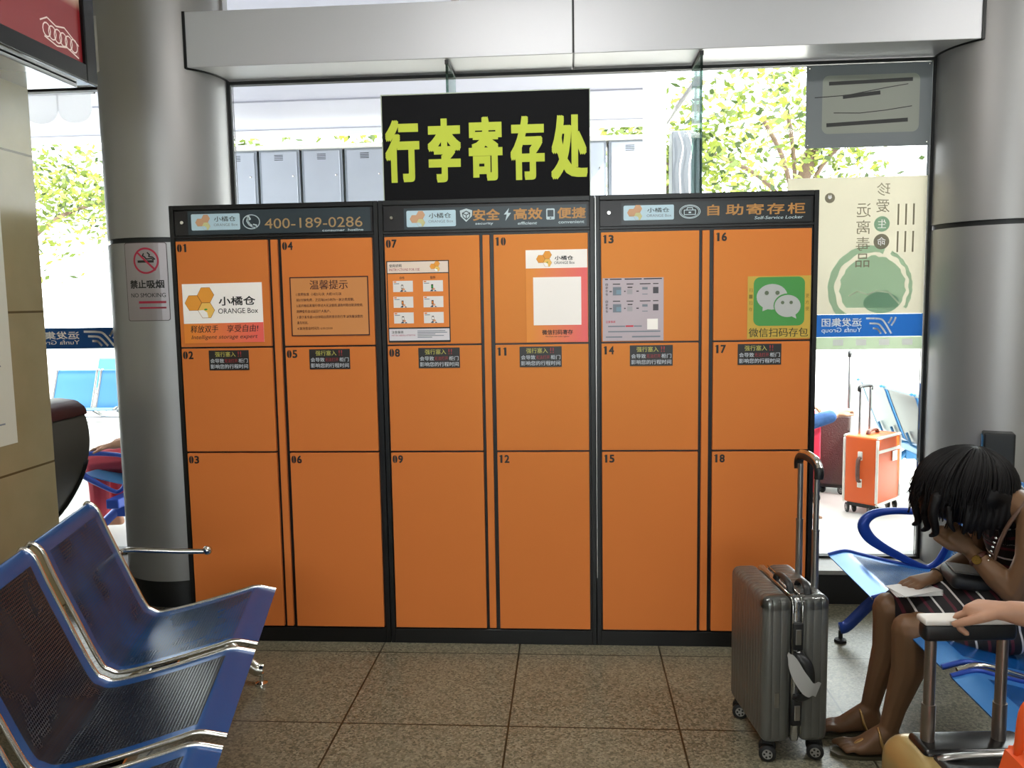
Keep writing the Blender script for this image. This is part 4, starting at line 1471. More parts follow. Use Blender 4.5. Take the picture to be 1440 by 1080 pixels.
for x in (-0.078, 0.078):
    for y in (0.035, LN - 0.035):
        wheel(t, x, y, 0.027, 0.016, 1.25)

# suitcase with the pale handle under the seated neighbour's hand
t = thing('suitcase', 'cream and black suitcase whose pale trolley handle a hand is gripping', 'suitcase', (2.550, -1.70, 0), R(4), 'trolley suitcases')
M_CASEG = mat('case_gold', '#a38c58', 0.28, 0.35)
b = shell(-0.155, 0.20, -0.125, 0.12, 0.06, 0.505, 0.055); build('body', b, M_CASEG, t, smooth=True, angle=50)
b = BM(); box(b, -0.095, 0.205, -0.131, -0.014, 0.36, 0.5115, 0, 0.014, 3); build('black_panel', b, mat('case_black', '#141414', 0.3), t, smooth=True, angle=50)
b = BM(); box(b, -0.105, 0.135, -0.020, 0.070, 0.490, 0.517, 0, 0.012, 3); build('handle_cup', b, mat('cup_black', '#0e0e0f', 0.25), t, smooth=True, angle=50)
b = BM()
tube(b, spline([(-0.085, -0.034, 0.506), (-0.06, -0.040, 0.517), (0.05, -0.040, 0.521), (0.12, -0.034, 0.508)], 4), 0.006, 10, sx=1.7, up=(0, 1, 0)); build('top_handle', b, M_STEEL, t, smooth=True, angle=60)
for x in (-0.078, 0.078):
    b = BM()
    cyl(b, (x, 0.03, 0.49), (x, 0.03, 0.60), 0.0145, None, 14)
    cyl(b, (x, 0.03, 0.60), (x, 0.03, 0.775), 0.0118, None, 14)
    build('trolley_pole', b, mat('pole_bronze', '#8f857d', 0.3, 0.9), t, smooth=True, angle=40)
b = BM(); box(b, -0.100, 0.100, 0.012, 0.048, 0.745, 0.785, 0, 0.010, 3)
gr = build('trolley_grip', b, mat('handle_black', '#121314'), t, smooth=True, angle=50)
b = BM(); box(b, -0.102, 0.102, 0.008, 0.052, 0.783, 0.797, 0, 0.005, 3); build('grip_cap', b, mat('grip_pale', '#cfc9c2', 0.35), gr, smooth=True, angle=50)
for x in (-0.14, 0.14):
    for y in (-0.08, 0.08):
        wheel(t, x, y, 0.027, 0.016, 0.2)

# orange bag, only its slanting edge is in view
t = thing('tote_bag', 'bright orange bag standing on the floor beside the black suitcase', 'bag', (2.385, -2.10, 0), 0)
b = BM()
prism(b, [(-0.125, 0.0), (0.115, 0.0), (0.115, 0.72), (0.055, 0.72)], -0.06, 0.06)
bmesh.ops.bevel(b, geom=list(b.edges), offset=0.012, segments=3, affect='EDGES')
build('bag_body', b, mat('bag_orange', '#e2561c', 0.5), t, smooth=True, angle=40)
for y in (-0.03, 0.03):
    b = BM(); tube(b, spline([(0.065, y, 0.70), (0.07, y, 0.78), (0.085, y, 0.80), (0.10, y, 0.78), (0.105, y, 0.70)], 4), 0.008, 8); build('bag_handle', b, mat('bag_orange', '#e2561c'), t, smooth=True)

# ------------------------------------------------------------------ people
def skin(name, col):
    m = mat(name, col, 0.5, spec=0.35, noise=(14, 0.06))
    m.node_tree.nodes['Principled BSDF'].inputs['Subsurface Weight'].default_value = 0.08
    m.node_tree.nodes['Principled BSDF'].inputs['Subsurface Radius'].default_value = (0.02, 0.008, 0.004)
    return m
M_SKIN = skin('skin_tan', '#6d5038')
M_SKIN2 = skin('skin_fair', '#a97f66')
M_HAIR = mat('black_hair', '#0b0808', 0.55, spec=0.22)
def foot(bm, heel, toe, ank, side):
    h, t_, a = Vector(heel), Vector(toe), Vector(ank)
    d = (t_ - h); d.z = 0; L = d.length; d.normalize()
    s = Vector((-d.y, d.x, 0)) * side
    up = Vector((0, 0, 1))
    hull(bm, [(h + d * 0.022 + up * 0.012, 0.026), (a, 0.031)])
    hull(bm, [(a, 0.030), (h + d * 0.022 + up * 0.012, 0.026), (h + d * L * 0.62 + s * 0.012 + up * 0.004, 0.020), (h + d * L * 0.60 - s * 0.026 + up * 0.002, 0.016)])
    hull(bm, [(h + d * L * 0.45 + up * 0.018, 0.024), (h + d * L * 0.70 + s * 0.020, 0.017), (h + d * L * 0.66 - s * 0.028, 0.014)])
    for i in range(5):
        off = 0.026 - 0.0145 * i
        l0, l1 = L * (0.70 - 0.02 * i), L * (0.955 - 0.028 * i - (0.0 if i else -0.01))
        r_ = 0.0118 if i == 0 else 0.0088
        chain(bm, [(h + d * l0 + s * off * 0.9, r_ + 0.003), (h + d * (l0 + l1) / 2 + s * off + up * 0.004, r_), (h + d * l1 + s * off - up * 0.003, r_ * 0.9)])

def head(bm, c, face, up, S=1.0):
    """skull, jaw, nose, lips, brow, ears; face = viewing direction"""
    c = Vector(c)
    f = Vector(face).normalized()
    u = Vector(up); u = (u - f * u.dot(f)).normalized()
    s = f.cross(u)
    P = lambda a, b_, d_: c + (f * a + s * b_ + u * d_) * S
    hull(bm, [(P(-0.02, 0, 0.03), 0.085 * S), (P(0.03, 0, 0.025), 0.070 * S), (P(0.03, 0.025, -0.03), 0.042 * S), (P(0.03, -0.025, -0.03), 0.042 * S), (P(-0.03, 0, -0.01), 0.075 * S)])
    hull(bm, [(P(0.045, 0.026, -0.02), 0.036 * S), (P(0.045, -0.026, -0.02), 0.036 * S), (P(0.070, 0, -0.092), 0.018 * S), (P(0.02, 0.042, -0.065), 0.018 * S), (P(0.02, -0.042, -0.065), 0.018 * S)])
    hull(bm, [(P(0.092, 0, 0.012), 0.008 * S), (P(0.108, 0, -0.028), 0.0095 * S), (P(0.094, 0.012, -0.034), 0.007 * S), (P(0.094, -0.012, -0.034), 0.007 * S)])
    chain(bm, [(P(0.084, 0.022, -0.061), 0.006 * S), (P(0.091, 0, -0.059), 0.0075 * S), (P(0.084, -0.022, -0.061), 0.006 * S)])
    chain(bm, [(P(0.080, 0.045, 0.024), 0.010 * S), (P(0.092, 0.02, 0.024), 0.009 * S), (P(0.092, -0.02, 0.024), 0.009 * S), (P(0.080, -0.045, 0.024), 0.010 * S)])
    for k in (-1, 1):
        hull(bm, [(P(-0.012, 0.083 * k, 0.012), (0.014 * S, 0.008 * S, 0.014 * S)), (P(-0.008, 0.078 * k, -0.028), 0.008 * S)])
    return P
def eyes(P, parent, S=1.0):
    for k in (-1, 1):
        b = BM()
        bmesh.ops.create_uvsphere(b, u_segments=14, v_segments=10, radius=0.0115 * S, matrix=Matrix.Translation(P(0.076, 0.031 * k, 0.003)))
        build('eye', b, mat('eye_white', '#cfc8c0', 0.25), parent, smooth=True, world=True)

# --- the woman in the striped dress
wo = thing('person', 'woman with dark hair in a black striped dress bending over her lap on the bench', 'person', (3.20, -0.78, 0.0))
b = BM()
PEL = V3(3.150, -0.78, 0.515)
hull(b, [(PEL + V3(0, -0.075, 0), 0.10), (PEL + V3(0, 0.075, 0), 0.10), (V3(3.150, -0.78, 0.635), (0.095, 0.125, 0.09))])
hull(b, [(V3(3.150, -0.78, 0.635), (0.09, 0.12, 0.09)), (V3(3.115, -0.78, 0.755), (0.095, 0.135, 0.085)), (V3(3.075, -0.78, 0.82), (0.06, 0.13, 0.055))])
hull(b, [(V3(3.075, -0.90, 0.825), 0.05), (V3(3.065, -0.66, 0.82), 0.05), (V3(3.05, -0.78, 0.845), 0.055)])
chain(b, [(V3(3.06, -0.78, 0.835), 0.055), (V3(2.985, -0.78, 0.862), 0.05)])
HP = head(b, (2.945, -0.78, 0.868), (-0.62, 0.0, -0.78), (-0.78, 0, 0.62), 0.96)
KN, KF = V3(2.765, -0.835, 0.425), V3(2.755, -0.695, 0.443)
for hip, kn, an, heel, toe, sd in ((PEL + V3(0, -0.085, -0.01), KN, V3(2.712, -0.832, 0.085), V3(2.752, -0.845, 0.028), V3(2.545, -0.822, 0.028), -1),
                                   (PEL + V3(0, 0.085, -0.01), KF, V3(2.700, -0.695, 0.088), V3(2.738, -0.702, 0.030), V3(2.530, -0.700, 0.030), 1)):
    chain(b, [(hip, 0.088), (hip.lerp(kn, 0.5), 0.072), (kn + V3(0.03, 0, 0.0), 0.056)])
    chain(b, [(kn, 0.053), (kn.lerp(an, 0.12) + V3(0.006, 0, 0), 0.050), (kn.lerp(an, 0.38) + V3(0.022, 0, 0), 0.051), (kn.lerp(an, 0.75) + V3(0.006, 0, 0), 0.035), (an, 0.030)])
    foot(b, heel, toe, an, sd)
# near arm props up the face
EN, WN = V3(3.020, -0.955, 0.590), V3(2.935, -0.850, 0.690)
chain(b, [(V3(3.082, -0.935, 0.815), 0.052), (V3(3.06, -0.965, 0.70), 0.046), (EN, 0.038)])
chain(b, [(EN, 0.038), (EN.lerp(WN, 0.35), 0.040), (EN.lerp(WN, 0.95), 0.024), (WN + (WN - EN).normalized() * 0.01, 0.022)])
hand(b, WN, (-0.62, 0.18, 0.77), (0.25, -0.95, 0.2), -1, 0.92, (0.75, 0.85, 0.95, 1.05), 0.55)
# far arm lies on the lap, hand on the paper
EF, WF = V3(3.075, -0.615, 0.600), V3(2.892, -0.705, 0.552)
chain(b, [(V3(3.070, -0.630, 0.810), 0.052), (V3(3.09, -0.605, 0.70), 0.045), (EF, 0.037)])
chain(b, [(EF, 0.037), (EF.lerp(WF, 0.35), 0.038), (EF.lerp(WF, 0.95), 0.024), (WF, 0.022)])
hand(b, WF, (-0.92, -0.28, -0.10), (-0.12, -0.05, 1.0), 1, 0.92, (0.35, 0.40, 0.45, 0.5), 0.55)
body = remeshed('body', b, 0.0042, M_SKIN, wo, 3)
eyes(HP, wo, 0.96)

# dress: arc length along thigh and spine carries the stripes
LINE = [V3(2.74, -0.76, 0.46), V3(3.11, -0.77, 0.53), V3(3.16, -0.78, 0.62), V3(3.12, -0.78, 0.75), V3(3.03, -0.78, 0.88)]
def arc(p):
    best, acc = None, 0.0
    for a, c in zip(LINE[:-1], LINE[1:]):
        L = (c - a).length
        t = max(0, min(1, (p - a).dot(c - a) / (L * L)))
        d = (p - a.lerp(c, t)).length
        if best is None or d < best[0]:
            best = (d, acc + t * L)
        acc += L
    return best[1]
def stripe_attr(bm):
    lay = bm.verts.layers.float.new('stripe')
    for v in bm.verts:
        v[lay] = arc(v.co)
M_DRESS = mat('striped_dress', '#100d10', 0.75)
nt = M_DRESS.node_tree
at = N(nt, 'ShaderNodeAttribute'); at.attribute_name = 'stripe'
fr = math_node(nt, 'FRACT', math_node(nt, 'DIVIDE', at.outputs['Fac'], 0.062))
rp = N(nt, 'ShaderNodeValToRGB')
rp.color_ramp.interpolation = 'CONSTANT'
rp.color_ramp.elements[0].color = lin('#0f0c10')
rp.color_ramp.elements[1].position = 0.40
rp.color_ramp.elements[1].color = lin('#4f1526')
for p_, c_ in ((0.54, '#0f0c10'), (0.86, '#c9c4c4'), (0.955, '#0f0c10')):
    e = rp.color_ramp.elements.new(p_)
    e.color = lin(c_)
nt.links.new(fr, rp.inputs[0])
nt.links.new(rp.outputs[0], nt.nodes['Principled BSDF'].inputs['Base Color'])
b = BM()
hull(b, [(PEL + V3(0.0, -0.08, 0), 0.112), (PEL + V3(0, 0.08, 0), 0.112), (V3(3.150, -0.78, 0.635), (0.105, 0.135, 0.09))])
hull(b, [(V3(3.150, -0.78, 0.635), (0.103, 0.132, 0.09)), (V3(3.115, -0.78, 0.755), (0.106, 0.146, 0.09)), (V3(3.080, -0.78, 0.82), (0.068, 0.128, 0.052))])
hull(b, [(V3(3.085, -0.885, 0.830), 0.048), (V3(3.075, -0.675, 0.826), 0.048), (V3(3.07, -0.78, 0.835), 0.052)])
hull(b, [(PEL + V3(0, -0.09, -0.01), 0.102), (PEL + V3(0, 0.09, -0.01), 0.102), (V3(2.86, -0.85, 0.435), 0.070), (V3(2.83, -0.685, 0.452), 0.070), (V3(2.83, -0.86, 0.405), 0.045), (V3(2.79, -0.685, 0.460), 0.050)])
hull(b, [(V3(2.86, -0.87, 0.41), 0.05), (V3(3.05, -0.90, 0.44), 0.06), (V3(2.90, -0.70, 0.42), 0.05), (V3(3.05, -0.66, 0.44), 0.06)])
remeshed('dress', b, 0.0048, M_DRESS, wo, 3, stripe_attr)

# hair: bob falling forward over the face
b = BM()
hull(b, [(V3(2.940, -0.78, 0.880), (0.122, 0.112, 0.122)), (V3(2.872, -0.78, 0.868), (0.078, 0.092, 0.085)), (V3(3.005, -0.78, 0.872), (0.085, 0.098, 0.088))])
hull(b, [(V3(2.975, -0.868, 0.865), 0.040), (V3(3.040, -0.858, 0.845), 0.030), (V3(3.020, -0.868, 0.800), 0.016), (V3(2.965, -0.874, 0.790), 0.014), (V3(2.925, -0.870, 0.810), 0.016)])
hull(b, [(V3(2.975, -0.690, 0.865), 0.040), (V3(3.055, -0.695, 0.835), 0.034), (V3(3.000, -0.670, 0.785), 0.022), (V3(2.935, -0.675, 0.780), 0.022)])
hull(b, [(V3(3.02, -0.80, 0.875), 0.07), (V3(3.085, -0.80, 0.850), 0.040), (V3(3.075, -0.86, 0.815), 0.030)])
rnd = random.Random(3)
def lock(pts, r0):
    P = spline(pts, 4)
    n = len(P)
    chain(b, [(p, r0 * (1 - 0.75 * i / (n - 1)) + 0.0035) for i, p in enumerate(P)], 1)
for i in range(9):
    x = 2.90 + i * 0.020
    lock([(x + 0.01, -0.885, 0.84), (x, -0.897, 0.79), (x + rnd.uniform(-0.012, 0.004), -0.895, 0.752 + rnd.uniform(-0.012, 0.02) + max(0, i - 4) * 0.010)], 0.015)
for yy in (-0.86, -0.80, -0.73):
    lock([(2.825, yy, 0.86), (2.812, yy - 0.005, 0.815), (2.822, yy - 0.005, 0.765), (2.826, yy + 0.004, 0.745), (2.812, yy + 0.006, 0.738)], 0.017)
lock([(2.86, -0.87, 0.83), (2.855, -0.885, 0.79), (2.868, -0.888, 0.762)], 0.012)
def strands(bm):
    rg = random.Random(11)
    C, A = V3(2.945, -0.78, 0.880), V3(0.22, 0.0, 0.975).normalized()
    e1 = V3(1, 0, 0); e1 = (e1 - A * e1.dot(A)).normalized(); e2 = A.cross(e1)
    for k in range(420):
        th = rg.uniform(0, 2 * math.pi)
        back = math.cos(th)
        end = R(rg.uniform(84, 104))
        sc = rg.uniform(1.0, 1.035)
        pts = []
        for i in range(9):
            ph = R(6) + (end - R(6)) * i / 8
            d_ = A * math.cos(ph) + (e1 * math.cos(th) + e2 * math.sin(th)) * math.sin(ph)
            rx = 0.152 if d_.x > 0 else 0.150
            pts.append(C + V3(d_.x * rx * sc, d_.y * 0.118 * sc, d_.z * 0.124 * sc))
        side = abs(math.sin(th))
        drop = rg.uniform(0.03, 0.07) + (0.045 if side > 0.35 else 0.0) + (0.02 if back > 0.3 else 0.0)
        e = pts[-1]
        for j in range(1, 4):
            pts.append(e + V3(rg.uniform(-0.006, 0.006) - 0.004 * j * (1 if back < 0 else 0), -0.002 * j if e.y < C.y else 0.002 * j, -max(drop, 0.012) * j / 3))
        r0 = rg.uniform(0.0020, 0.0042)
        n_ = len(pts)
        tube(bm, pts, [r0 * (1 - 0.8 * max(0, (i - n_ * 0.5) / (n_ * 0.5))) for i in range(n_)], 5)
remeshed('hair', b, 0.0045, M_HAIR, wo, 5, strands)

# sandals
m_gold = mat('sandal_gold', '#b08d5a', 0.3, 0.8)
m_sole = mat('sandal_sole', '#4e4a3a', 0.5)
for heel, toe, nm in ((V3(2.752, -0.845, 0), V3(2.545, -0.822, 0), 'near'), (V3(2.738, -0.702, 0), V3(2.530, -0.700, 0), 'far')):
    b = BM()
    d_ = (toe - heel).normalized(); s_ = V3(-d_.y, d_.x, 0); L = (toe - heel).length
    out = [(-0.03, 0.0), (-0.022, 0.024), (0.06, 0.028), (0.14, 0.040), (0.20, 0.036), (0.222, 0.012), (0.218, -0.016), (0.19, -0.036), (0.13, -0.042), (0.05, -0.028), (-0.022, -0.024)]
    lo = [b.verts.new(heel + d_ * a + s_ * c + V3(0, 0, 0.001)) for a, c in out]
    hi = [b.verts.new(heel + d_ * a + s_ * c + V3(0, 0, 0.012)) for a, c in out]
    b.faces.new(lo[::-1]); b.faces.new(hi)
    for i in range(len(out)):
        b.faces.new((lo[i], lo[(i + 1) % len(out)], hi[(i + 1) % len(out)], hi[i]))
    bmesh.ops.recalc_face_normals(b, faces=list(b.faces))
    so = build('sandal', b, m_sole, wo, world=True)
    b = BM()
    Q = lambda a, c, z: heel + d_ * a + s_ * c + V3(0, 0, z)
    tube(b, spline([Q(0.165, 0.004, 0.018), Q(0.14, 0.004, 0.043), Q(0.10, 0.0, 0.066), Q(0.072, 0.0, 0.088)], 4), 0.0050, 8, sx=2.0, up=s_)
    tube(b, spline([Q(0.05, 0.036, 0.014), Q(0.068, 0.037, 0.05), Q(0.074, 0.020, 0.084), Q(0.074, 0.0, 0.091), Q(0.074, -0.020, 0.084), Q(0.066, -0.037, 0.05), Q(0.05, -0.036, 0.014)], 4), 0.0048, 8)
    for a in (-0.02, 0.0, 0.02):
        bmesh.ops.create_icosphere(b, subdivisions=1, radius=0.005, matrix=Matrix.Translation(Q(0.074, a, 0.093 - abs(a) * 0.35)))
    build('strap', b, m_gold, so, smooth=True, world=True)

def ring_on(name, c, axis, r_, tr, m, parent, sx=1.0, world=True):
    axis = Vector(axis).normalized()
    a = axis.orthogonal().normalized(); c2 = axis.cross(a)
    b = BM()
    tube(b, [Vector(c) + (a * math.cos(2 * math.pi * k / 24) + c2 * math.sin(2 * math.pi * k / 24)) * r_ for k in range(24)], tr, 8, 0, True, sx, axis)
    return build(name, b, m, parent, smooth=True, world=world)
wc = EN.lerp(WN, 0.80)
wt = ring_on('watch_strap', wc, WN - EN, 0.0285, 0.0025, mat('watch_leather', '#4a2318', 0.45), wo, 3.0)
b = BM(); bmesh.ops.create_cone(b, cap_ends=True, segments=20, radius1=0.015, radius2=0.013, depth=0.008, matrix=Matrix.Translation(wc + V3(-0.018, -0.026, 0.004)) @ V3(-0.6, -0.78, 0.1).to_track_quat('Z', 'Y').to_matrix().to_4x4())
build('watch_case', b, mat('watch_gold', '#b8934a', 0.25, 0.9), wt, smooth=True, angle=40, world=True)
ring_on('hair_tie', EF.lerp(WF, 0.93), WF - EF, 0.026, 0.0022, M_INK, wo)

# things on her lap
t = thing('paper_sheet', 'folded white paper under the hand on her knee', 'paper', (2.80, -0.74, 0.52))
b = BM()
for i in range(4):
    z = 0.521 + i * 0.0026
    a = 0.10 * i
    vs = [(-0.075, -0.055), (0.085, -0.050), (0.080, 0.045), (-0.070, 0.050)]
    q = [V3(2.81 + x * math.cos(a) - y * math.sin(a), -0.75 + x * math.sin(a) + y * math.cos(a), z + 0.006 * x * 10 * (1 if x > 0 else 0.2)) for x, y in vs]
    lo = [b.verts.new(p) for p in q]; hi = [b.verts.new(p + V3(0, 0, 0.0016)) for p in q]
    b.faces.new(lo[::-1]); b.faces.new(hi)
    for k in range(4):
        b.faces.new((lo[k], lo[(k + 1) % 4], hi[(k + 1) % 4], hi[k]))
build('sheet', b, mat('white_paper', '#d6d4d2', 0.6), t, world=True)
t = thing('handbag', 'small black and grey shoulder bag with brown strap on her lap', 'bag', (3.02, -0.76, 0.56))
b = BM(); box(b, -0.10, 0.085, -0.075, 0.075, -0.012, 0.035, 0, 0.018, 4)
b.transform(Matrix.Translation((3.0, -0.775, 0.56)) @ Matrix.Rotation(R(-8), 4, 'Z') @ Matrix.Rotation(R(6), 4, 'Y'))
build('bag_body', b, mat('bag_black', '#1a1a1c', 0.5, noise=(60, 0.5)), t, smooth=True, angle=50, world=True)
b = BM(); box(b, -0.09, -0.01, -0.05, 0.05, 0.0355, 0.042, 0, 0.003, 2)
b.transform(Matrix.Translation((3.0, -0.775, 0.56)) @ Matrix.Rotation(R(-8), 4, 'Z') @ Matrix.Rotation(R(6), 4, 'Y'))
build('front_pocket', b, mat('bag_grey', '#6d6b67', 0.5, noise=(80, 0.4)), t, world=True)
b = BM()
tube(b, spline([(3.02, -0.855, 0.585), (2.985, -0.895, 0.66), (3.00, -0.915, 0.76), (3.035, -0.925, 0.835), (3.085, -0.915, 0.882), (3.145, -0.91, 0.845), (3.20, -0.92, 0.72), (3.22, -0.92, 0.60)], 5), 0.0045, 8, sx=1.9, up=(0, 1, 0.2))
build('strap', b, mat('strap_brown', '#5e4536', 0.5), t, smooth=True, world=True)
b = BM()
for k in range(9):
    p0 = V3(2.985 - 0.004 * k, -0.905, 0.745 - 0.014 * k)
    bmesh.ops.create_icosphere(b, subdivisions=1, radius=0.0055, matrix=Matrix.Translation(p0))
build('chain_charm', b, M_CHROME, t, smooth=True, world=True)

# --- simpler seated neighbours
def seated(label, loc, rot, shirt, trouser, lean, arms, sk, hair_m=M_HAIR, vox=0.006):
    """local frame: sitter faces +x, seat height 0.45; arms = [(side, elbow, wrist, fwd, nrm, thumb side, curl)]"""
    t = thing('person', label, 'person', loc, rot)
    b = BM()
    pel = V3(0, 0, 0.53)
    ch = V3(lean * 0.6, 0, 0.82); sh = V3(lean, 0, 0.95); nk = V3(lean * 1.15, 0, 1.03); hd = V3(lean * 1.35 + 0.02, 0, 1.14)
    hull(b, [(pel + V3(0, 0.08, 0), 0.10), (pel + V3(0, -0.08, 0), 0.10), (V3(lean * 0.3, 0, 0.68), (0.09, 0.13, 0.08))])
    hull(b, [(V3(lean * 0.3, 0, 0.68), (0.09, 0.13, 0.08)), (ch, (0.10, 0.145, 0.09)), (sh - V3(0, 0, 0.02), (0.065, 0.14, 0.05))])
    chain(b, [(sh, 0.06), (nk, 0.05), (hd - V3(0, 0, 0.04), 0.05)])
    P = head(b, hd, (1, 0, -0.25), (0, 0, 1))
    for k in (-1, 1):
        hp, kn, an = V3(0, 0.09 * k, 0.52), V3(0.43, 0.10 * k, 0.49), V3(0.41, 0.10 * k, 0.09)
        chain(b, [(hp, 0.09), (hp.lerp(kn, 0.5), 0.075), (kn, 0.057)])
        chain(b, [(kn, 0.055), (kn.lerp(an, 0.35) - V3(0.02, 0, 0), 0.052), (an, 0.034)])
        foot(b, V3(0.37, 0.10 * k, 0.032), V3(0.60, 0.12 * k, 0.032), an, k)
    sl = BM()
    hull(sl, [(pel + V3(0, 0.06, 0.02), 0.112), (pel + V3(0, -0.06, 0.02), 0.112), (V3(lean * 0.3, 0, 0.68), (0.105, 0.145, 0.08))])
    hull(sl, [(V3(lean * 0.3, 0, 0.68), (0.105, 0.145, 0.08)), (ch, (0.115, 0.16, 0.09)), (sh - V3(0, 0, 0.02), (0.078, 0.155, 0.055))])
    for (k, el, wr, fw, nr, ts, cu, sleeve) in arms:
        s0 = sh + V3(0, 0.175 * k, -0.03)
        el, wr = Vector(el), Vector(wr)
        chain(b, [(s0, 0.055), (s0.lerp(el, 0.5), 0.046), (el, 0.039)])
        chain(b, [(el, 0.039), (el.lerp(wr, 0.35), 0.040), (el.lerp(wr, 0.95), 0.026), (wr, 0.024)])
        hand(b, wr, fw, nr, ts, 1.0, cu)
        q = [(s0, 0.070), (s0.lerp(el, 0.5), 0.060)]
        if sleeve > 0.5:
            q += [(el, 0.052), (el.lerp(wr, min(sleeve - 0.5, 0.86) / 1.0), 0.044)]
        chain(sl, q)
    remeshed('body', b, vox, sk, t, 3, world=False)
    remeshed('shirt', sl, 0.007, shirt, t, 3, world=False)
    for k_ in (0,):
        p = BM()
        hull(p, [(pel + V3(0, 0.085, -0.01), 0.112), (pel + V3(0, -0.085, -0.01), 0.112)])
        for k in (-1, 1):
            hp, kn, an = V3(0, 0.09 * k, 0.52), V3(0.43, 0.10 * k, 0.49), V3(0.41, 0.10 * k, 0.12)
            chain(p, [(hp, 0.105), (hp.lerp(kn, 0.5), 0.092), (kn, 0.074), (kn.lerp(an, 0.35) - V3(0.02, 0, 0), 0.066), (an, 0.052)])
        remeshed('trousers', p, 0.007, trouser, t, 3, world=False)
    hh = BM()
    hull(hh, [(hd + V3(-0.03, 0, 0.045), 0.095), (hd + V3(0.0, 0, 0.06), 0.080), (hd + V3(-0.05, 0, -0.04), 0.062)])
    remeshed('hair', hh, 0.007, hair_m, t, 2, world=False)
    for k in (-1, 1):
        e = BM(); bmesh.ops.create_uvsphere(e, u_segments=14, v_segments=10, radius=0.0115, matrix=Matrix.Translation(P(0.076, 0.031 * k, 0.003)))
        build('eye', e, mat('eye_white', '#cfc8c0', 0.25), t, smooth=True)
    return t
def w2l(p, loc, rot):
    v = Matrix.Rotation(-rot, 3, 'Z') @ (Vector(p) - Vector(loc))
    return v
def d2l(p, rot):
    return Matrix.Rotation(-rot, 3, 'Z') @ Vector(p)

# neighbour on the same bench; only the forearm and hand reach into the picture
LOC, ROT = (3.15, -2.04, 0), math.pi
seated('person whose bare forearm reaches in to grip the pale suitcase handle', LOC, ROT, mat('neighbour_shirt', '#5f6770', 0.8), mat('neighbour_trousers', '#20232b', 0.8), 0.16,
       [(-1, w2l((2.860, -1.765, 0.795), LOC, ROT), w2l((2.612, -1.722, 0.826), LOC, ROT), d2l((-0.74, 0.66, -0.10), ROT), d2l((-0.05, 0.1, 1), ROT), -1, (1.0, 1.05, 1.1, 1.15), 0.0),
        (1, w2l((3.06, -2.30, 0.66), LOC, ROT), w2l((2.86, -2.16, 0.60), LOC, ROT), d2l((-1, 0.1, -0.1), ROT), d2l((0, 0, 1), ROT), 1, (0.4, 0.4, 0.5, 0.5), 0.0)], M_SKIN2, vox=0.0045)

# ------------------------------------------------------------------ outside
OB = thing('waiting_bench', 'pale blue bench outside the glass with a forearm on its loop armrest', 'bench', (-1.39, 1.40, 0), math.pi, 'benches outside')
OB.rotation_euler = (0, 0, math.pi)
bench(OB, 3, -1, (M_SKYO, M_SKYO), M_STEEL, M_BLUED, 0.0, 0.557, 0.50, (-0.02, 1.2), 0.008, None, False)
loop_arm(OB, 0.04, M_BLUED, -0.01, 0.10)
LOC, ROT = (-0.955, 1.72, 0), math.pi
seated('person in red outside the glass resting a forearm on the blue armrest', LOC, ROT, mat('red_shirt', '#8c1f2c', 0.8), mat('red_trousers', '#a32a3a', 0.8), 0.02,
       [(1, w2l((-0.92, 1.46, 0.68), LOC, ROT), w2l((-1.13, 1.41, 0.635), LOC, ROT), d2l((-1, 0.0, -0.12), ROT), d2l((0, 0, 1), ROT), -1, (0.25, 0.3, 0.35, 0.4), 0.0),
        (-1, w2l((-1.06, 1.98, 0.68), LOC, ROT), w2l((-1.20, 1.80, 0.62), LOC, ROT), d2l((-0.6, -0.6, 0), ROT), d2l((0, 0, 1), ROT), 1, (0.3, 0.3, 0.4, 0.4), 0.0)], M_SKIN2)
OB2 = thing('waiting_bench', 'outdoor bench behind the lockers where the blue-sleeved person sits', 'bench', (3.12, 1.90, 0), 0.0, 'benches outside')
bench(OB2, 1, 1, (M_SKYO, M_SKYO), M_STEEL, M_BLUED, 0.0, 0.557, 0.50, (0.02, 0.48), 0.008, None, False)
LOC, ROT = (2.745, 2.15, 0), 0.0
seated('person in a blue denim sleeve outside, reaching for a suitcase handle', LOC, ROT, mat('denim', '#2f5488', 0.85, noise=(40, 0.3)), mat('dark_trousers', '#23262e', 0.85), 0.24,
       [(1, w2l((3.12, 2.42, 0.72), LOC, ROT), w2l((3.30, 2.40, 0.70), LOC, ROT), (1, 0.1, 0.2), (0, 0, 1), -1, (0.5, 0.5, 0.6, 0.6), 1.2),
        (-1, w2l((3.20, 1.97, 0.655), LOC, ROT), w2l((3.435, 2.08, 0.70), LOC, ROT), (0.85, 0.25, 0.48), (-0.4, -0.5, 0.8), 1, (0.7, 0.8, 0.9, 1.0), 1.32)], M_SKIN2)
OB3 = thing('waiting_bench', 'grey-blue bench outside seen from behind, beyond the orange suitcase', 'bench', (4.66, 1.25, 0), 0.0, 'benches outside')
M_GREYB = mat('outdoor_bench_grey', '#66787b', 0.4, 0.3)
bench(OB3, 4, 1, (M_GREYB, M_GREYB), M_SKYO, M_SKYO, 0.0, 0.557, 0.50, (0.05, 1.9), 0.011)
far = thing('waiting_bench', 'row of pale blue bench seats outside under the reversed blue film', 'bench', (-3.9, 4.6, 0), -math.pi / 2, 'benches outside')
bench(far, 5, 1, (M_SKYO, M_SKYO), M_STEEL, M_STEEL, 0.0, 0.50, 0.455, (0.0, 2.3), 0.012)
dup(far, (-4.6, 6.6, 0), -math.pi / 2, 'second row of pale blue seats further out, behind the other row')

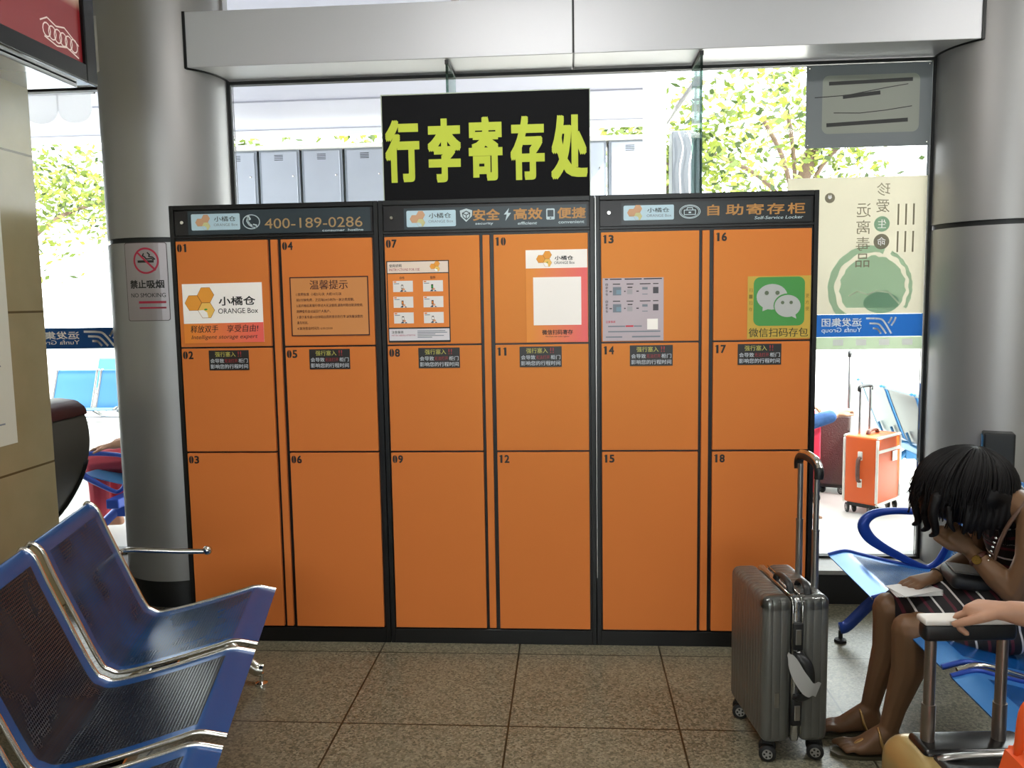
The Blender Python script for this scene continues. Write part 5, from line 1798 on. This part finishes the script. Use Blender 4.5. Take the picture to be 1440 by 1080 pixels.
# trolley cases outside
def soft_case(label, loc, rot, th, ln, ht, col, trim, pole_h, px=-0.55, zb=0.075, quilt=False):
    t = thing('suitcase', label, 'suitcase', loc, rot, 'trolley suitcases outside')
    b = shell(-th, th, 0, ln, zb, ht, 0.02)
    m = mat(*col) if not quilt else mat(*col, bump=(90, 0.8))
    bd = build('body', b, m, t, smooth=True, angle=50)
    if trim:
        b = BM()
        for x in (-th, th):
            for (p, q) in (((x, 0.006, zb + 0.02), (x, 0.006, ht - 0.02)), ((x, 0.006, ht - 0.006), (x, ln - 0.006, ht - 0.006)), ((x, ln - 0.006, zb + 0.02), (x, ln - 0.006, ht - 0.02)), ((x, 0.01, zb + 0.006), (x, ln - 0.01, zb + 0.006))):
                cyl(b, p, q, 0.010, None, 8)
        build('edge_trim', b, trim, t, smooth=True, angle=50)
        b = BM(); tube(b, spline([(0, 0.004, 0.40), (0, -0.026, 0.385), (0, -0.034, 0.32), (0, -0.026, 0.245), (0, 0.004, 0.23)], 4), 0.009, 8, sx=1.7, up=(1, 0, 0)); hn = build('side_handle', b, mat('handle_brown', '#5c3a30', 0.5), t, smooth=True)
        for z in (0.41, 0.22):
            b = BM(); box(b, -0.016, 0.016, -0.008, 0.006, z - 0.03, z + 0.03, 0, 0.005, 2); build('handle_mount', b, trim, hn, smooth=True, angle=40)
        b = BM(); box(b, th - 0.002, th + 0.008, 0.02, ln - 0.02, 0.435, 0.455, 0, 0.003, 2); build('pocket_edge', b, trim, t)
        b = BM(); box(b, th + 0.004, th + 0.010, ln * 0.62, ln * 0.82, 0.36, 0.43, 0, 0.002, 1); build('tag', b, M_WHITE, t)
        b = BM(); tube(b, spline([(0, ln * 0.3, ht), (0, ln * 0.36, ht + 0.025), (0, ln * 0.64, ht + 0.025), (0, ln * 0.7, ht)], 4), 0.010, 8, sx=1.6, up=(1, 0, 0)); build('top_handle', b, mat('handle_brown', '#5c3a30'), t, smooth=True)
    for y in (ln * 0.3, ln * 0.72):
        b = BM(); cyl(b, (th * px, y, ht - 0.01), (th * px, y, pole_h), 0.009, None, 10); build('trolley_pole', b, M_STEEL, t, smooth=True, angle=40)
    b = BM(); tube(b, spline([(th * px, ln * 0.27, pole_h - 0.02), (th * px, ln * 0.30, pole_h + 0.012), (th * px, ln * 0.72, pole_h + 0.012), (th * px, ln * 0.75, pole_h - 0.02)], 4), 0.014, 8); build('trolley_grip', b, mat('handle_black', '#121314'), t, smooth=True)
    for x in (-th + 0.035, th - 0.035):
        for y in (0.04, ln - 0.04):
            wheel(t, x, y, 0.034, 0.016, 0.8)
    b = BM(); box(b, -th + 0.02, th - 0.02, 0.01, 0.09, 0.05, zb + 0.015, 0, 0.01, 2); build('base_block', b, M_RUB, t)
    return t
M_TRIMW = mat('cream_trim', '#dcd8cc', 0.4)
soft_case('orange suitcase with cream edges standing outside by the grey bench', (3.665, 2.27, -0.02), R(-45), 0.115, 0.35, 0.545, ('case_orange', '#d4581c', 0.45), M_TRIMW, 0.86)
soft_case('brown quilted suitcase outside, half hidden behind the orange one', (3.66, 2.86, -0.02), R(-20), 0.12, 0.40, 0.61, ('case_brown', '#4b3a38', 0.5), None, 1.06, 0.85, quilt=True)
soft_case('red suitcase outside, a sliver seen beside the locker edge', (3.395, 2.60, -0.02), R(-10), 0.10, 0.40, 0.64, ('case_red', '#b51f3c', 0.5), None, 0.70)

# canopy roof outside
M_CANOPY = mat('canopy_sheet', '#acacb8', 0.6, transl=0.22)
t = thing('canopy_roof', 'white ribbed canopy roof over the seats outside', 'canopy', (-2.0, 3.5, 3.42))
b = BM(); box(b, -8.0, 2.55, 1.0, 6.0, 3.435, 3.445)
build('roof_sheet', b, M_CANOPY, t, world=True)
for y in (2.2, 3.4, 4.6):
    b = BM(); box(b, -8.0, 2.55, y - 0.01, y + 0.01, 3.42, 3.434); build('roof_rib', b, M_CANOPY, t, world=True)
for y in (5.95,):
    b = BM(); box(b, -8.0, 2.55, y - 0.03, y + 0.03, 3.36, 3.43); build('purlin', b, mat('canopy_white', '#e4e4e6', 0.6), t, world=True)
b = BM()
for k in range(8):
    x0 = -2.60 + 0.20 * k
    pts = [(x0, 2.70), (x0, 2.60)] + [(x0 + 0.1 - 0.1 * math.cos(R(180 * i / 8)), 2.60 - 0.07 * math.sin(R(180 * i / 8))) for i in range(1, 8)] + [(x0 + 0.2, 2.60), (x0 + 0.2, 2.70)]
    prism(b, pts, 1.20, 1.204)
cyl(b, (-2.62, 1.202, 2.70), (-0.98, 1.202, 2.70), 0.012, None, 8)
box(b, -2.62, -2.60, 1.19, 1.21, 2.69, 3.44); box(b, -1.0, -0.98, 1.19, 1.21, 2.69, 3.44)
build('valance', b, mat('valance_cloth', '#ececef', 0.8, transl=0.7), t, world=True)
b = BM(); box(b, 2.26, 2.42, 2.9, 3.06, -0.02, 3.36); build('post', b, mat('canopy_white', '#e4e4e6'), t, world=True)
b = BM(); box(b, -6.6, -6.44, 5.6, 5.76, -0.02, 3.36); build('post', b, mat('canopy_white', '#e4e4e6'), t, world=True)
b = BM(); tube(b, [(2.4, 3.0, 2.75), (2.95, 3.0, 3.5), (3.3, 3.0, 4.0)], 0.02, 8); build('strut', b, M_STEEL, t, world=True)

# row of grey metal cabinets standing on the white wall outside
b = BM(); box(b, -1.95, 3.1, 5.0, 5.5, -0.02, 2.45); struct('wall_outside', b, mat('outdoor_white', '#e6e4df', 0.7))
b = BM(); box(b, -1.95, 2.6, 4.97, 5.5, 3.045, 3.085); struct('trim_4', b, mat('outdoor_white', '#e6e4df'))
M_CAB = mat('cabinet_grey', '#b0b5c0', 0.4, 0.4, noise=(4, 0.08))
ORD = 'first second third fourth fifth sixth seventh eighth ninth tenth'.split()
c0 = thing('metal_cabinet', 'first grey metal cabinet outside, counted from the no-smoking column', 'cabinet', (-1.70, 5.02, 2.45), 0, 'grey cabinets outside')
b = BM(); box(b, -0.21, 0.21, 0, 0.42, 0, 0.595, 0, 0.004, 1); build('cabinet_body', b, mat('cabinet_edge', '#8a9099', 0.4, 0.4), c0)
b = BM(); box(b, -0.185, 0.185, -0.012, 0.0, 0.02, 0.575, 0, 0.004, 1); dd = build('cabinet_door', b, M_CAB, c0)
b = BM()
for k in range(4):
    box(b, -0.045, 0.045, -0.0145, -0.011, 0.49 + k * 0.016, 0.496 + k * 0.016)
build('vent_slots', b, M_RUB, dd)
b = BM(); lathe(b, [(0, 0.02), (0.010, 0.016), (0.008, 0)][::-1], (0, 0), 10); b.transform(Matrix.Translation((0.15, -0.012, 0.33)) @ Matrix.Rotation(R(90), 4, 'X')); build('knob', b, M_CHROME, dd)
for k in range(1, 10):
    dup(c0, (-1.70 + 0.445 * k, 5.02, 2.45), 0, '%s grey metal cabinet outside, counted from the no-smoking column' % ORD[k])
t = thing('meter_box', 'dark box with trailing white cables outside, past the white post', 'box', (2.86, 5.1, 2.45))
b = BM(); box(b, 2.72, 3.0, 5.02, 5.3, 2.45, 3.12, 0, 0.005, 1); build('case', b, mat('meter_grey', '#5c6066', 0.5), t, world=True)
for o in (0.0, 0.09):
    b = BM(); tube(b, spline([(2.78 + o, 5.0, 3.10), (2.82 + o, 4.99, 2.95), (2.79 + o, 4.99, 2.75), (2.80 + o, 5.0, 2.5)], 4), 0.006, 6); build('cable', b, M_WHITE, t, world=True)

# trees
def leaf_mat(name, col):
    return mat(name, col, 0.6, transl=0.35)
LEAF = [leaf_mat('leaf_light', '#77822f'), leaf_mat('leaf_mid', '#516022'), leaf_mat('leaf_deep', '#30401b')]
M_BARK = mat('bark', '#5b4a3c', 0.9, noise=(12, 0.3))
def tree(label, x, y, zc, rx, rz, n, seed, lean=0.0, mix=(0.5, 0.35, 0.15)):
    rg = random.Random(seed)
    t = thing('tree', label, 'tree', (x, y, 0), 0, 'trees outside')
    b = BM()
    cl = [(Vector((rg.gauss(0, 0.45) * rx, rg.gauss(0, 0.45) * rx, rg.gauss(0, 0.45) * rz + zc)), rg.uniform(0.25, 0.5)) for _ in range(14)]
    for k in range(n):
        c, s = cl[rg.randrange(14)]
        p = c + Vector((rg.gauss(0, s), rg.gauss(0, s), rg.gauss(0, s * 0.8)))
        a = Vector((rg.uniform(-1, 1), rg.uniform(-1, 1), rg.uniform(-0.6, 0.6))).normalized() * rg.uniform(0.05, 0.10)
        c2 = Vector((rg.uniform(-1, 1), rg.uniform(-1, 1), rg.uniform(-1, 1))).cross(a).normalized() * rg.uniform(0.025, 0.045)
        f = b.faces.new([b.verts.new(p - a), b.verts.new(p + c2), b.verts.new(p + a), b.verts.new(p - c2)])
        u = rg.random()
        f.material_index = 0 if u < mix[0] else (1 if u < mix[0] + mix[1] else 2)
    build('crown', b, LEAF, t)
    b = BM()
    tube(b, spline([(lean, 0, -0.02), (lean * 0.6, 0, zc * 0.4), (0.0, 0, zc * 0.8), (-lean * 0.3, 0, zc + rz * 0.4)], 5), [0.17 - 0.006 * i for i in range(16)], 10)
    build('trunk', b, M_BARK, t, smooth=True)
    for k in range(4):
        b = BM()
        e = cl[k][0]
        tube(b, spline([(0, 0, zc * 0.7), (e.x * 0.4, e.y * 0.4, zc * 0.7 + (e.z - zc * 0.7) * 0.6), tuple(e)], 4), 0.035, 6)
        build('branch', b, M_BARK, t, smooth=True)
    return t
tree('leafy tree outside the glass between pillar and column', -7.85, 10.5, 3.5, 2.0, 0.9, 3000, 1)
tree('tree outside behind the first grey cabinets from the column', -2.6, 8.6, 3.35, 1.5, 0.5, 2200, 2)
tree('tree outside behind the cabinets next to the black sign', 0.3, 8.8, 3.4, 1.5, 0.5, 2200, 3)
tree('tree outside behind the white post past the black sign', 3.0, 8.4, 3.3, 1.2, 0.45, 1800, 4)
tree('leaning tree outside beside the grey taped board', 5.15, 9.6, 3.75, 1.3, 0.9, 1500, 5, -1.1)
